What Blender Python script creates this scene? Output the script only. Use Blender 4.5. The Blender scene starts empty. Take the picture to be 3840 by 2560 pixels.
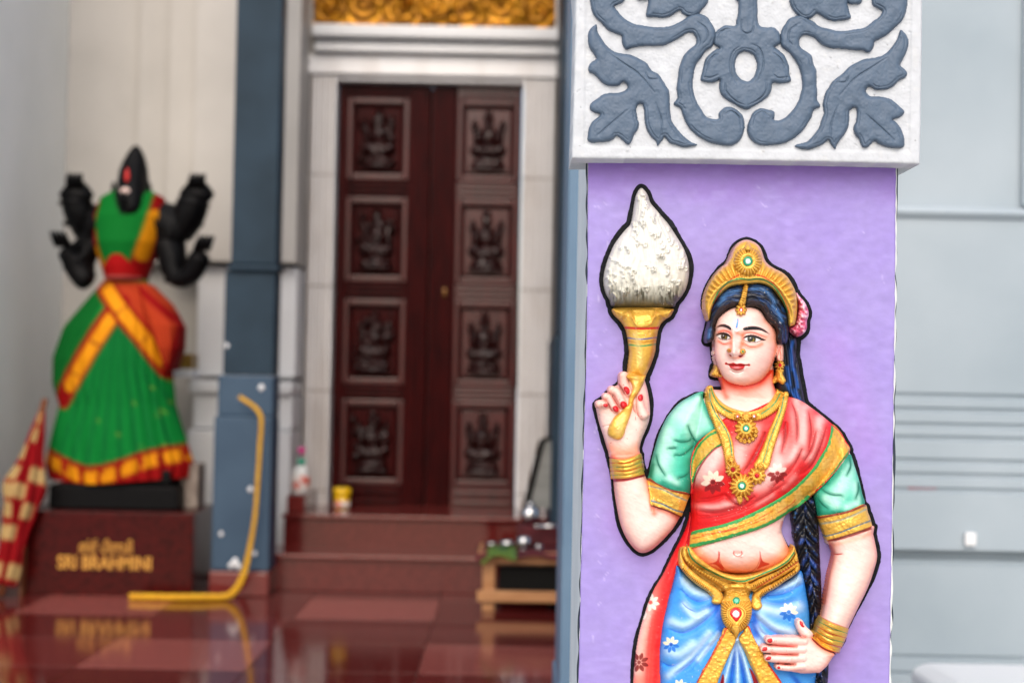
import bpy, bmesh, math, random
import numpy as np
from mathutils import Vector
random.seed(7); RNG = np.random.default_rng(11)

# ------------------------------------------------------------------ camera, sky, sun, exposure
scene = bpy.context.scene
LENS = 55.0
CAMZ = 1.03
TILT = math.radians(1.42)
ROLL = math.radians(1.1)
cam_data = bpy.data.cameras.new('camera')
cam = bpy.data.objects.new('camera', cam_data)
scene.collection.objects.link(cam)
scene.camera = cam
cam_data.lens = LENS
cam_data.sensor_width = 36.0
cam_data.clip_end = 500
cam_data.clip_start = 0.05
cam.location = (0, 0, CAMZ)
FWD = np.array([0, math.cos(TILT), math.sin(TILT)])
R0 = np.array([1.0, 0, 0]); U0 = np.array([0, -math.sin(TILT), math.cos(TILT)])
RGT = R0*math.cos(ROLL) + U0*math.sin(ROLL)
UPV = -R0*math.sin(ROLL) + U0*math.cos(ROLL)
from mathutils import Matrix
m3 = Matrix(((RGT[0], UPV[0], -FWD[0]), (RGT[1], UPV[1], -FWD[1]), (RGT[2], UPV[2], -FWD[2])))
cam.rotation_euler = m3.to_euler()
cam_data.dof.use_dof = True
cam_data.dof.focus_distance = 2.25
cam_data.dof.aperture_fstop = 3.6

SUN_EL, SUN_AZ = math.radians(42), math.radians(182)   # azimuth: from behind the camera, a little to the left
world = bpy.data.worlds.new('World'); scene.world = world
world.use_nodes = True
wn = world.node_tree.nodes; wl = world.node_tree.links
bg = wn['Background']
sky = wn.new('ShaderNodeTexSky'); sky.sky_type = 'NISHITA'; sky.sun_disc = False
sky.sun_elevation = SUN_EL; sky.sun_rotation = SUN_AZ
sky.air_density = 1.0; sky.dust_density = 4.0; sky.ozone_density = 0.6
wl.new(sky.outputs[0], bg.inputs[0]); bg.inputs[1].default_value = 0.15
sun_d = bpy.data.lights.new('sun', 'SUN'); sun_d.energy = 0.8; sun_d.angle = math.radians(60); sun_d.color = (1.0, 0.995, 0.985)
sun = bpy.data.objects.new('sun', sun_d); scene.collection.objects.link(sun)
sv = Vector((math.sin(SUN_AZ)*math.cos(SUN_EL), math.cos(SUN_AZ)*math.cos(SUN_EL), math.sin(SUN_EL)))
sun.rotation_euler = sv.to_track_quat('Z', 'Y').to_euler()
scene.view_settings.view_transform = 'Standard'
scene.view_settings.look = 'None'
scene.view_settings.gamma = 1.0
scene.view_settings.exposure = 0.56

# ------------------------------------------------------------------ tracing helpers
F = LENS/36.0*3840.0
PY = 2.293                      # distance of the purple panel
U = PY/F                        # metres per traced unit on the panel
CAMP = np.array([0, 0, CAMZ])

def at(x, y, Y):                # photo coordinates -> world point on the plane at distance Y
    x = np.asarray(x, float); y = np.asarray(y, float); Y = np.asarray(Y, float)
    ray = FWD*F + (x[..., None]-1920)*RGT - (y[..., None]-1280)*UPV
    return CAMP + ray*(Y/ray[..., 1])[..., None]

def g(xd, yd, Y):               # same, from a 2352-wide reading; returns X, Z
    p = at(xd*1.632653, yd*1.632653, Y)
    return float(p[0]), float(p[2])

def crop(ox, oy, s):
    def f(txt):
        v = [float(t) for t in txt.replace(',', ' ').split()]
        return np.array([(ox+v[i]/s, oy+v[i+1]/s) for i in range(0, len(v), 2)])
    return f
c1 = crop(2100, 0, 1.68); c2 = crop(2200, 650, 2.352); c3 = crop(2500, 850, 2.4117)
c4 = crop(2200, 1350, 2.0909); c5 = crop(2200, 1900, 1.96); ch = crop(2220, 1380, 3.5654)
cn = crop(2600, 1400, 3.0143); cb = crop(2500, 2000, 3.919); cd = crop(2820, 2280, 5.6)
c0 = crop(0, 0, 1.0)

def smooth(p, closed=True, n=4):
    p = np.asarray(p, float)
    if len(p) < 3: 
        t = np.linspace(0, 1, n+1)[:, None]
        return p[0]*(1-t)+p[-1]*t
    N = len(p)
    if closed:
        a, b, c, d = np.roll(p, 1, 0), p, np.roll(p, -1, 0), np.roll(p, -2, 0)
    else:
        q = np.vstack([2*p[0]-p[1], p, 2*p[-1]-p[-2]])
        a, b, c, d = q[:-3], q[1:-2], q[2:-1], q[3:]
    out = []
    for k in range(n):
        t = k/n
        out.append(0.5*((2*b)+(-a+c)*t+(2*a-5*b+4*c-d)*t*t+(-a+3*b-3*c+d)*t**3))
    r = np.stack(out, 1).reshape(-1, 2)
    if not closed: r = np.vstack([r, p[-1:]])
    return r

def srgb(c, k=0.88):
    v = np.asarray(c, float)/255.0
    return np.where(v <= 0.04045, v/12.92, ((v+0.055)/1.055)**2.4)*k

def vnoise(X, Y, s, seed=0):    # smooth value noise, about -1..1
    r = np.random.default_rng(seed).uniform(-1, 1, (64, 64))
    x = X/s; y = Y/s
    xi = np.floor(x).astype(int); yi = np.floor(y).astype(int)
    fx = x-xi; fy = y-yi
    fx = fx*fx*(3-2*fx); fy = fy*fy*(3-2*fy)
    a = r[yi % 64, xi % 64]; b = r[yi % 64, (xi+1) % 64]; c = r[(yi+1) % 64, xi % 64]; d = r[(yi+1) % 64, (xi+1) % 64]
    return (a*(1-fx)+b*fx)*(1-fy)+(c*(1-fx)+d*fx)*fy

def boxblur(A, r, it=2):
    r = int(max(1, r))
    for _ in range(it):
        for ax in (0, 1):
            P_ = np.pad(A, [(r+1, r) if i == ax else (0, 0) for i in (0, 1)], mode='edge')
            cs = np.cumsum(P_, axis=ax)
            n = A.shape[ax]
            if ax == 0: A = (cs[2*r+1:2*r+1+n]-cs[:n])/(2*r+1)
            else: A = (cs[:, 2*r+1:2*r+1+n]-cs[:, :n])/(2*r+1)
    return A

def sstep(a, b, x):
    t = np.clip((x-a)/(b-a), 0, 1); return t*t*(3-2*t)

def polydist(X, Y, p, closed):  # distance, segment parameter
    q = np.roll(p, -1, 0) if closed else p[1:]
    pp = p if closed else p[:-1]
    D = np.full(X.shape, 1e12, np.float32); T = np.zeros(X.shape, np.float32)
    inside = np.zeros(X.shape, bool)
    X = X.astype(np.float32); Y = Y.astype(np.float32)
    n = len(pp)
    for i in range(n):
        x0, y0 = pp[i]; x1, y1 = q[i]
        dx, dy = x1-x0, y1-y0
        L = dx*dx+dy*dy
        if L < 1e-9: continue
        ax = X-np.float32(x0); ay = Y-np.float32(y0)
        t = np.clip((ax*np.float32(dx)+ay*np.float32(dy))/np.float32(L), 0, 1)
        d = (ax-t*np.float32(dx))**2+(ay-t*np.float32(dy))**2
        if closed:
            D = np.minimum(D, d)
            if y0 != y1:
                c = ((Y >= min(y0, y1)) & (Y < max(y0, y1)))
                inside ^= c & (ax < (Y-np.float32(y0))*np.float32(dx/dy))
        else:
            m = d < D
            D = np.where(m, d, D); T = np.where(m, (i+t)/n, T)
    D = np.sqrt(D)
    if closed: return np.where(inside, D, -D)
    return D, T

def pillow(sd, w):
    t = np.clip(sd/w, 0, 1); return np.sqrt(np.maximum(1-(1-t)**2, 0))

# ------------------------------------------------------------------ relief surface shared by the parts
SX0, SY0, SS = 2180.0, 660.0, 2.5
SNX, SNY = 480, 860
SURF = np.zeros((SNY, SNX))
SGX, SGY = np.meshgrid(SX0+np.arange(SNX)*SS, SY0+np.arange(SNY)*SS)
def samp(A, X, Y):
    x = np.clip((X-SX0)/SS, 0, SNX-1.001); y = np.clip((Y-SY0)/SS, 0, SNY-1.001)
    xi = x.astype(int); yi = y.astype(int); fx = x-xi; fy = y-yi
    return (A[yi, xi]*(1-fx)+A[yi, xi+1]*fx)*(1-fy)+(A[yi+1, xi]*(1-fx)+A[yi+1, xi+1]*fx)*fy

class Patch:
    def __init__(s, polys, step=2.5, pad=6, color=(200, 200, 200), metal=0.0, caps=(), n=4, sharp=False):
        s.polys = [np.asarray(p) if sharp else smooth(p, True, n) for p in polys]
        allp = [p for p in s.polys]
        for (pts, r0, r1) in caps:
            q = np.asarray(pts); r = max(r0, r1)
            allp.append(np.vstack([q-r, q+r]))
        A = np.vstack(allp)
        x0, y0 = A.min(0)-pad; x1, y1 = A.max(0)+pad
        s.step = step
        s.X, s.Y = np.meshgrid(np.arange(x0, x1+step, step), np.arange(y0, y1+step, step))
        s.sd = np.full(s.X.shape, -50.0)
        s.sds = []
        for p in s.polys:
            d = s.sdf(p); s.sds.append(d); s.sd = np.maximum(s.sd, d)
        s.capd = []
        for (pts, r0, r1) in caps:
            D, T = s.line(pts, margin=max(r0, r1)+8)
            d = r0+(r1-r0)*T-D; s.capd.append((d, r0+(r1-r0)*T)); s.sd = np.maximum(s.sd, d)
        s.col = np.zeros(s.X.shape+(4,)); s.col[..., :3] = srgb(color); s.col[..., 3] = metal
        s.H = np.zeros(s.X.shape)
    def win(s, p, m):
        x0, y0 = np.min(p, 0)-m; x1, y1 = np.max(p, 0)+m
        ox, oy = s.X[0, 0], s.Y[0, 0]
        i0 = int(np.clip((x0-ox)//s.step, 0, s.X.shape[1])); i1 = int(np.clip((x1-ox)//s.step+2, 0, s.X.shape[1]))
        j0 = int(np.clip((y0-oy)//s.step, 0, s.X.shape[0])); j1 = int(np.clip((y1-oy)//s.step+2, 0, s.X.shape[0]))
        return slice(j0, max(j0, j1)), slice(i0, max(i0, i1))
    def sdf(s, p, m=60):
        w = s.win(p, m); out = np.full(s.X.shape, -60.0)
        if out[w].size: out[w] = polydist(s.X[w], s.Y[w], p, True)
        return out
    def line(s, pts, margin=30, sm=True):
        q = smooth(pts, False, 5) if sm and len(pts) > 2 else np.asarray(pts, float)
        w = s.win(q, margin); D = np.full(s.X.shape, 1e4); T = np.zeros(s.X.shape)
        if D[w].size: D[w], T[w] = polydist(s.X[w], s.Y[w], q, False)
        return D, T
    def mix(s, m, color, metal=None):
        c = srgb(color); m = np.clip(m, 0, 1)[..., None]
        s.col[..., :3] = s.col[..., :3]*(1-m)+c*m
        if metal is not None: s.col[..., 3] = s.col[..., 3]*(1-m[..., 0])+metal*m[..., 0]
    def stroke(s, pts, w, color, a=1.0, soft=1.5, taper=False, metal=0.0, wob=0.0):
        D, T = s.line(pts, w+4*soft+4)
        hw = w/2*(np.sqrt(np.clip(4*T*(1-T), 0, 1)) if taper else 1.0)
        if wob: hw = hw*(1+wob*vnoise(s.X, s.Y, 9, 5))
        s.mix(a*(1-sstep(-soft, soft, D-hw)), color, metal)
    def air(s, pts, w, color, a=1.0, mask=None):       # soft airbrushed line of paint
        D, T = s.line(pts, 3*w)
        m = a*np.exp(-(D/w)**2)
        s.mix(m if mask is None else m*mask, color)
    def side(s, pts, w, color, a=1.0, sign=1):         # airbrush fading to one side of a line only
        q = smooth(pts, False, 5); D, T = s.line(pts, 3*w)
        i = np.clip((T*(len(q)-1)).astype(int), 0, len(q)-2)
        t = q[i+1]-q[i]; cr = (t[..., 0]*(s.Y-q[i][..., 1])-t[..., 1]*(s.X-q[i][..., 0]))*sign
        m = np.where(cr > 0, np.exp(-(D/w)**1.4), 1-sstep(0, 1.6, D))
        s.mix(a*m*(D < 3*w), color)
    def blob(s, c, rx, ry, color, a=1.0, rot=0):
        s.mix(a*s._g(c, rx, ry, rot), color)
    def _g(s, c, rx, ry, rot=0):
        dx = s.X-c[0]; dy = s.Y-c[1]; k = math.radians(rot); cc, ss = math.cos(k), math.sin(k)
        u = dx*cc+dy*ss; v = -dx*ss+dy*cc
        return np.exp(-(u/rx)**2-(v/ry)**2)
    def fill(s, p, color, a=1.0, soft=1.2, metal=0.0, sm=True):
        q = smooth(p, True, 4) if sm else np.asarray(p)
        s.mix(a*sstep(-soft, soft, s.sdf(q, 8)), color, metal)
    def disc(s, c, r, color, a=1.0, soft=1.2, metal=0.0):
        d = np.hypot(s.X-c[0], s.Y-c[1]); s.mix(a*(1-sstep(r-soft, r+soft, d)), color, metal)
    def bump(s, c, rx, ry, h, rot=0): s.H += h*s._g(c, rx, ry, rot)
    def ridge(s, pts, w, h, taper=False):
        D, T = s.line(pts, 3*w)
        s.H += h*np.exp(-(D/w)**2)*(np.sqrt(np.clip(4*T*(1-T), 0, 1)) if taper else 1)

def new_mesh_obj(name, verts, faces, mat, parent=None, col=None, smoothf=True):
    me = bpy.data.meshes.new(name)
    nv = len(verts); faces = np.asarray(faces, np.int32)
    me.vertices.add(nv); me.vertices.foreach_set('co', np.asarray(verts, np.float32).ravel())
    me.loops.add(faces.size); me.loops.foreach_set('vertex_index', faces.ravel())
    me.polygons.add(len(faces)); me.polygons.foreach_set('loop_start', np.arange(0, faces.size, faces.shape[1], dtype=np.int32))
    me.polygons.foreach_set('use_smooth', np.full(len(faces), smoothf, bool))
    me.update(calc_edges=True)
    if col is not None:
        a = me.color_attributes.new('paint', 'FLOAT_COLOR', 'POINT')
        a.data.foreach_set('color', np.asarray(col, np.float32).ravel())
    me.materials.append(mat)
    o = bpy.data.objects.new(name, me); scene.collection.objects.link(o)
    if parent is not None: o.parent = parent
    return o

def rootloc(o):
    while o.parent: o = o.parent
    return np.array(o.location)

BRUSH = [0]
def brush(P):                   # visible brush strokes, small dings and pale scuffs of the hand-painted plaster
    BRUSH[0] += 1; k = BRUSH[0]; a = 0.5*math.sin(k*2.1)
    u = P.X*math.cos(a)+P.Y*math.sin(a); v = -P.X*math.sin(a)+P.Y*math.cos(a)
    n = vnoise(u, v*6, 26, k)+0.6*vnoise(u, v*3, 70, k+3)
    P.col[..., :3] *= (1+0.05*n)[..., None]
    P.H = P.H+0.2*n+0.5*vnoise(P.X, P.Y, 7, k+5)
    s = sstep(.78, .9, vnoise(P.X, P.Y, 4.5, k+7))*sstep(.1, .6, vnoise(P.X, P.Y, 50, k+8))
    P.mix(.45*s, (236, 230, 224))
def build(P, name, mat, parent, z0=0.0, compose=True, limit=None, clamp=False):
    """turn a patch into a solid relief mesh: its face, and a rim going straight back to z0"""
    sd, st = P.sd, P.step
    if compose: brush(P)
    if clamp: P.H = np.maximum(P.H, (dilated(P) if clamp >= 3 else base(P, 2.5))+clamp)
    ok = sd > -0.6*st
    if limit is not None: ok &= limit
    cell = ok[:-1, :-1] & ok[1:, :-1] & ok[:-1, 1:] & ok[1:, 1:]
    nx = P.X.shape[1]
    j, i = np.nonzero(cell)
    a = j*nx+i
    Q = np.stack([a, a+nx, a+nx+1, a+1], 1)
    used, inv = np.unique(Q, return_inverse=True); Q = inv.reshape(-1, 4)
    gy, gx = np.gradient(sd, st)
    x = P.X.ravel()[used].copy(); y = P.Y.ravel()[used].copy()
    e = np.concatenate([Q[:, [0, 1]], Q[:, [1, 2]], Q[:, [2, 3]], Q[:, [3, 0]]])
    key = np.sort(e, 1); key = key[:, 0].astype(np.int64)*len(used)+key[:, 1]
    u, idx, cnt = np.unique(key, return_index=True, return_counts=True)
    be = e[idx[cnt == 1]]
    bv = np.unique(be)
    s_ = sd.ravel()[used][bv]; gxx = gx.ravel()[used][bv]; gyy = gy.ravel()[used][bv]
    L = np.maximum(np.hypot(gxx, gyy), 0.3)
    mv = np.clip(s_/L, -1.5*st, 1.5*st)
    x[bv] -= mv*gxx/L; y[bv] -= mv*gyy/L
    H = P.H.ravel()[used]
    V = at(x, y, PY-H*U)
    z0a = np.broadcast_to(z0, P.X.shape).ravel()[used][bv]
    VB = V[bv].copy(); VB[:, 1] = PY-np.minimum(z0a, H[bv]-0.5)*U
    mp = np.full(len(used), -1); mp[bv] = len(used)+np.arange(len(bv))
    side = np.stack([be[:, 1], be[:, 0], mp[be[:, 0]], mp[be[:, 1]]], 1)
    col = P.col.reshape(-1, 4)[used]; col = np.vstack([col, col[bv]])
    o = new_mesh_obj(name, np.vstack([V, VB])-rootloc(parent), np.vstack([Q, side]), mat, parent, col)
    if compose:
        wx0, wx1 = P.X[0, 0], P.X[0, -1]; wy0, wy1 = P.Y[0, 0], P.Y[-1, 0]
        i0 = max(0, int((wx0-SX0)/SS)+1); i1 = min(SNX, int((wx1-SX0)/SS))
        j0 = max(0, int((wy0-SY0)/SS)+1); j1 = min(SNY, int((wy1-SY0)/SS))
        if i1 > i0 and j1 > j0:
            gx_, gy_ = SGX[j0:j1, i0:i1], SGY[j0:j1, i0:i1]
            ii = np.clip(((gx_-wx0)/st).astype(int), 0, P.X.shape[1]-1); jj = np.clip(((gy_-wy0)/st).astype(int), 0, P.X.shape[0]-1)
            h = np.where(sd[jj, ii] > 0, P.H[jj, ii], 0)
            SURF[j0:j1, i0:i1] = np.maximum(SURF[j0:j1, i0:i1], h)
    return o

def dilated(P, r=2):
    D = SURF.copy()
    for _ in range(r):
        D[1:] = np.maximum(D[1:], D[:-1].copy()); D[:-1] = np.maximum(D[:-1], D[1:].copy())
        D[:, 1:] = np.maximum(D[:, 1:], D[:, :-1].copy()); D[:, :-1] = np.maximum(D[:, :-1], D[:, 1:].copy())
    return samp(boxblur(D, 1, 1), P.X, P.Y)
def base(P, r=5): return samp(boxblur(SURF, r/SS), P.X, P.Y)

# ------------------------------------------------------------------ object helpers
def tag(o, label=None, cat=None, group=None, kind=None):
    if label: o['label'] = label
    if cat:
        o['category'] = cat; o['kind'] = 'thing'
    if group: o['group'] = group
    if kind: o['kind'] = kind
    return o
def thing(name, loc, label, cat, group=None):
    o = bpy.data.objects.new(name, None); scene.collection.objects.link(o)
    o.location = loc; o.empty_display_size = 0.1
    return tag(o, label, cat, group)

class MB:
    """collects shapes in world coordinates, then links them as one mesh object"""
    def __init__(s): s.bm = bmesh.new()
    def box(s, x0, x1, y0, y1, z0, z1, bev=0.0):
        r = bmesh.ops.create_cube(s.bm, size=1)
        for v in r['verts']:
            v.co = Vector(((x0+x1)/2+v.co.x*(x1-x0), (y0+y1)/2+v.co.y*(y1-y0), (z0+z1)/2+v.co.z*(z1-z0)))
        if bev > 0:
            es = list({e for v in r['verts'] for e in v.link_edges})
            bmesh.ops.bevel(s.bm, geom=es, offset=bev, segments=2, affect='EDGES', profile=0.5)
        return s
    def obox(s, c, ux, uy, uz, bev=0.0):       # oriented box, half vectors
        r = bmesh.ops.create_cube(s.bm, size=2); c, ux, uy, uz = map(Vector, (c, ux, uy, uz))
        for v in r['verts']: v.co = c+ux*v.co.x+uy*v.co.y+uz*v.co.z
        if bev > 0:
            es = list({e for v in r['verts'] for e in v.link_edges})
            bmesh.ops.bevel(s.bm, geom=es, offset=bev, segments=2, affect='EDGES', profile=0.5)
        return s
    def lathe(s, c, prof, n=24, sx=1, sy=1):   # prof: (radius, z)
        rings = []
        for (r, z) in prof:
            rings.append([s.bm.verts.new((c[0]+sx*max(r, 1e-4)*math.cos(2*math.pi*k/n), c[1]+sy*max(r, 1e-4)*math.sin(2*math.pi*k/n), c[2]+z)) for k in range(n)])
        for a, b in zip(rings[:-1], rings[1:]):
            for k in range(n): s.bm.faces.new((a[k], a[(k+1) % n], b[(k+1) % n], b[k]))
        s.bm.faces.new(rings[0][::-1]); s.bm.faces.new(rings[-1])
        return s
    def tube(s, pts, rad, n=10, cap=True):
        pts = [Vector(p) for p in pts]; rings = []
        prev = None
        for i, p in enumerate(pts):
            t = (pts[min(i+1, len(pts)-1)]-pts[max(i-1, 0)]).normalized()
            if prev is None:
                nrm = t.orthogonal().normalized()
            else:
                nrm = (prev-t*prev.dot(t)).normalized()
            prev = nrm; b = t.cross(nrm)
            r = rad[i] if hasattr(rad, '__len__') else rad
            rings.append([s.bm.verts.new(p+nrm*(r*math.cos(2*math.pi*k/n))+b*(r*math.sin(2*math.pi*k/n))) for k in range(n)])
        for a, b in zip(rings[:-1], rings[1:]):
            for k in range(n): s.bm.faces.new((a[k], a[(k+1) % n], b[(k+1) % n], b[k]))
        if cap: s.bm.faces.new(rings[0][::-1]); s.bm.faces.new(rings[-1])
        return s
    def prism(s, prof, axis, a, b):            # closed profile swept along an axis; prof gives the two other coordinates in order
        def mk(p, t):
            if axis == 'x': return (t, p[0], p[1])
            if axis == 'y': return (p[0], t, p[1])
            return (p[0], p[1], t)
        A = [s.bm.verts.new(mk(p, a)) for p in prof]; B = [s.bm.verts.new(mk(p, b)) for p in prof]
        n = len(prof)
        for k in range(n): s.bm.faces.new((A[k], A[(k+1) % n], B[(k+1) % n], B[k]))
        s.bm.faces.new(A[::-1]); s.bm.faces.new(B)
        return s
    def build(s, name, mat, parent=None, smoothf=False):
        bmesh.ops.recalc_face_normals(s.bm, faces=s.bm.faces)
        me = bpy.data.meshes.new(name)
        if parent is not None:
            L = Vector(rootloc(parent))
            for v in s.bm.verts: v.co -= L
        for f in s.bm.faces: f.smooth = smoothf
        s.bm.to_mesh(me); s.bm.free(); me.materials.append(mat)
        o = bpy.data.objects.new(name, me); scene.collection.objects.link(o)
        if parent is not None: o.parent = parent
        return o

# ------------------------------------------------------------------ materials
def mat_new(name):
    m = bpy.data.materials.new(name); m.use_nodes = True
    nt = m.node_tree; return m, nt, nt.nodes['Principled BSDF']
def noise_bump(nt, b, scale, strength, dist=0.002, detail=4, stretch=None):
    tc = nt.nodes.new('ShaderNodeTexCoord'); no = nt.nodes.new('ShaderNodeTexNoise')
    no.inputs['Scale'].default_value = scale; no.inputs['Detail'].default_value = detail
    src = tc.outputs['Object']
    if stretch:
        mp = nt.nodes.new('ShaderNodeMapping'); mp.inputs['Scale'].default_value = stretch
        nt.links.new(src, mp.inputs[0]); src = mp.outputs[0]
    nt.links.new(src, no.inputs['Vector'])
    bp = nt.nodes.new('ShaderNodeBump'); bp.inputs['Strength'].default_value = strength; bp.inputs['Distance'].default_value = dist
    nt.links.new(no.outputs[0], bp.inputs['Height'])
    return bp, no
def simple(name, c1_, c2_=None, scale=8, rough=0.5, metal=0.0, bump=0.0, bscale=40, detail=5, lo=0.35, hi=0.65, stretch=None, k=0.88, spec=0.5, coat=0.0):
    """two-tone noise paint; colours given as sRGB readings"""
    m, nt, b = mat_new(name)
    b.inputs['Roughness'].default_value = rough; b.inputs['Metallic'].default_value = metal
    b.inputs['Specular IOR Level'].default_value = spec
    if coat: b.inputs['Coat Weight'].default_value = coat; b.inputs['Coat Roughness'].default_value = 0.08
    a = tuple(srgb(c1_, k))+(1,)
    if c2_ is None: b.inputs['Base Color'].default_value = a
    else:
        tc = nt.nodes.new('ShaderNodeTexCoord'); no = nt.nodes.new('ShaderNodeTexNoise'); rp = nt.nodes.new('ShaderNodeValToRGB')
        no.inputs['Scale'].default_value = scale; no.inputs['Detail'].default_value = detail
        src = tc.outputs['Object']
        if stretch:
            mp = nt.nodes.new('ShaderNodeMapping'); mp.inputs['Scale'].default_value = stretch
            nt.links.new(src, mp.inputs[0]); src = mp.outputs[0]
        nt.links.new(src, no.inputs['Vector']); nt.links.new(no.outputs[0], rp.inputs[0])
        rp.color_ramp.elements[0].position = lo; rp.color_ramp.elements[1].position = hi
        rp.color_ramp.elements[0].color = a; rp.color_ramp.elements[1].color = tuple(srgb(c2_, k))+(1,)
        nt.links.new(rp.outputs[0], b.inputs['Base Color'])
    if bump:
        bp, _ = noise_bump(nt, b, bscale, bump); nt.links.new(bp.outputs[0], b.inputs['Normal'])
    return m
def painted(name, rough, bump, bscale=90, stretch=None, dist=0.0012, rmetal=0.3, coat=0.0, spec=0.35):
    """hand-painted plaster: colour from the painted attribute, its alpha says where the paint is metallic gold"""
    m, nt, b = mat_new(name)
    at_ = nt.nodes.new('ShaderNodeVertexColor'); at_.layer_name = 'paint'
    no2 = nt.nodes.new('ShaderNodeTexNoise'); no2.inputs['Scale'].default_value = 60; no2.inputs['Detail'].default_value = 6
    tc = nt.nodes.new('ShaderNodeTexCoord'); mp = nt.nodes.new('ShaderNodeMapping'); mp.inputs['Scale'].default_value = stretch or (1, 1, 1)
    nt.links.new(tc.outputs['Object'], mp.inputs[0]); nt.links.new(mp.outputs[0], no2.inputs['Vector'])
    hs = nt.nodes.new('ShaderNodeHueSaturation')
    mr = nt.nodes.new('ShaderNodeMapRange'); mr.inputs['From Min'].default_value = 0.3; mr.inputs['From Max'].default_value = 0.7
    mr.inputs['To Min'].default_value = 0.93; mr.inputs['To Max'].default_value = 1.06
    nt.links.new(no2.outputs[0], mr.inputs['Value']); nt.links.new(mr.outputs[0], hs.inputs['Value'])
    nt.links.new(at_.outputs['Color'], hs.inputs['Color']); nt.links.new(hs.outputs[0], b.inputs['Base Color'])
    nt.links.new(at_.outputs['Alpha'], b.inputs['Metallic'])
    r2 = nt.nodes.new('ShaderNodeMapRange'); r2.inputs['To Min'].default_value = rough; r2.inputs['To Max'].default_value = rmetal
    nt.links.new(at_.outputs['Alpha'], r2.inputs['Value']); nt.links.new(r2.outputs[0], b.inputs['Roughness'])
    b.inputs['Specular IOR Level'].default_value = spec
    if coat: b.inputs['Coat Weight'].default_value = coat; b.inputs['Coat Roughness'].default_value = 0.15
    bp, _ = noise_bump(nt, b, bscale, bump, dist, 5, stretch); nt.links.new(bp.outputs[0], b.inputs['Normal'])
    return m
ENAMEL = painted('enamel_paint', 0.38, 0.25, 120)
CLOTHP = painted('painted_drapery', 0.5, 0.3, 140)
FABRIC = painted('woven_fabric', 0.8, 0.3, 140, spec=0.1)
PLASTER = painted('plaster_paint', 0.65, 0.3, 60, None, 0.003, spec=0.15)
PANELP = painted('purple_panel_paint', 0.45, 0.3, 60, (0.8, 1, 1.2), 0.0015)
SCROLLP = painted('grey_scroll_paint', 0.5, 0.5, 90, None, 0.002)
# ================================================================== SETTING
M_pave = simple('pale_paving', (186, 183, 177), (204, 201, 195), 3, 0.8, bump=0.3, bscale=30)
M_gran_d = simple('dark_red_granite', (76, 20, 19), (106, 38, 35), 90, 0.1, detail=8, lo=0.3, hi=0.7, spec=0.4)
M_gran_m = simple('red_granite', (88, 28, 26), (122, 50, 46), 90, 0.1, detail=8, lo=0.3, hi=0.7, spec=0.4)
M_gran_l = simple('pink_granite', (132, 62, 56), (160, 90, 82), 90, 0.1, detail=8, lo=0.3, hi=0.7, spec=0.4)
M_gran_p = simple('polished_pedestal_granite', (40, 3, 3), (76, 13, 12), 45, 0.25, spec=0.15, detail=9, lo=0.3, hi=0.7)
M_grout = simple('tile_joint', (52, 22, 20), None, rough=0.5)
M_cream = simple('cream_wall_paint', (180, 176, 170), (190, 186, 180), 2.5, 0.55, bump=0.15, bscale=25)
M_white = simple('white_wall_paint', (220, 222, 224), (228, 230, 232), 3, 0.5, bump=0.15, bscale=25)
M_sidew = simple('bright_white_wall_paint', (238, 241, 238), (245, 247, 244), 3, 0.5, bump=0.15, bscale=25)
M_ceil = simple('ceiling_paint', (215, 210, 202), None, rough=0.7)
M_blue = simple('slate_column_shade_paint', (34, 50, 62), (42, 60, 74), 4, 0.5, bump=0.2, bscale=30, spec=0.15)  # darker than the plinth: mostly ceiling shade put into the paint
M_bluel = simple('blue_grey_plinth_lit_paint', (56, 76, 96), (65, 86, 106), 4, 0.5, bump=0.2, bscale=30, spec=0.2)  # lighter plinth tone, carrying the stronger light low on the column
M_blue2 = simple('pale_blue_grey_paint', (100, 130, 156), (112, 141, 166), 4, 0.45, bump=0.2, bscale=30)
M_marble = simple('stained_white_marble', (246, 246, 247), (196, 186, 178), 3.2, 0.35, detail=8, lo=0.5, hi=0.95, stretch=(1.5, 1.5, 0.5), bump=0.2)
M_wood = simple('varnished_red_wood', (38, 3, 5), (62, 8, 9), 9, 0.32, stretch=(6, 6, 0.6), bump=0.1, bscale=60, spec=0.07)
M_woodg = simple('glossy_red_wood', (56, 6, 8), (80, 14, 13), 9, 0.28, stretch=(6, 6, 0.6), bump=0.1, bscale=60, spec=0.5)
M_carve = simple('dark_carved_wood', (26, 4, 4), (44, 8, 7), 30, 0.28, spec=0.35, bump=0.3, bscale=120)
M_brass = simple('brass', (190, 150, 70), None, rough=0.3, metal=0.9)
M_gilt = simple('gilded_carving', (190, 132, 24), (120, 74, 10), 22, 0.3, metal=0.7, bump=0.3, bscale=60)
M_rwall = simple('pale_grey_wall_paint', (150, 165, 175), (170, 183, 192), 1.3, 0.5, bump=0.15, bscale=20)
M_black = simple('black_granite', (5, 5, 6), (10, 10, 12), 60, 0.5, detail=8, bump=0.25, bscale=50, spec=0.1)
M_pine = simple('pale_pine_wood', (172, 118, 72), (192, 140, 92), 6, 0.5, stretch=(1, 8, 8), bump=0.2)
M_brown = simple('brown_wood', (104, 56, 30), (128, 74, 42), 8, 0.45, stretch=(6, 6, 1))
M_steel = simple('polished_steel', (205, 205, 205), None, rough=0.14, metal=1.0)
M_darkmetal = simple('dark_frame', (18, 18, 18), None, rough=0.45, spec=0.12)
M_greypan = simple('brushed_grey_sheet', (122, 124, 120), (140, 141, 138), 10, 0.35, stretch=(1, 1, 6))
M_rope = simple('yellow_rope_fibre', (226, 176, 16), (206, 150, 10), 50, 0.55, bump=0.4, bscale=180)
M_gold_t = simple('gold_lettering', (206, 150, 62), None, rough=0.35, metal=0.3)
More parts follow.
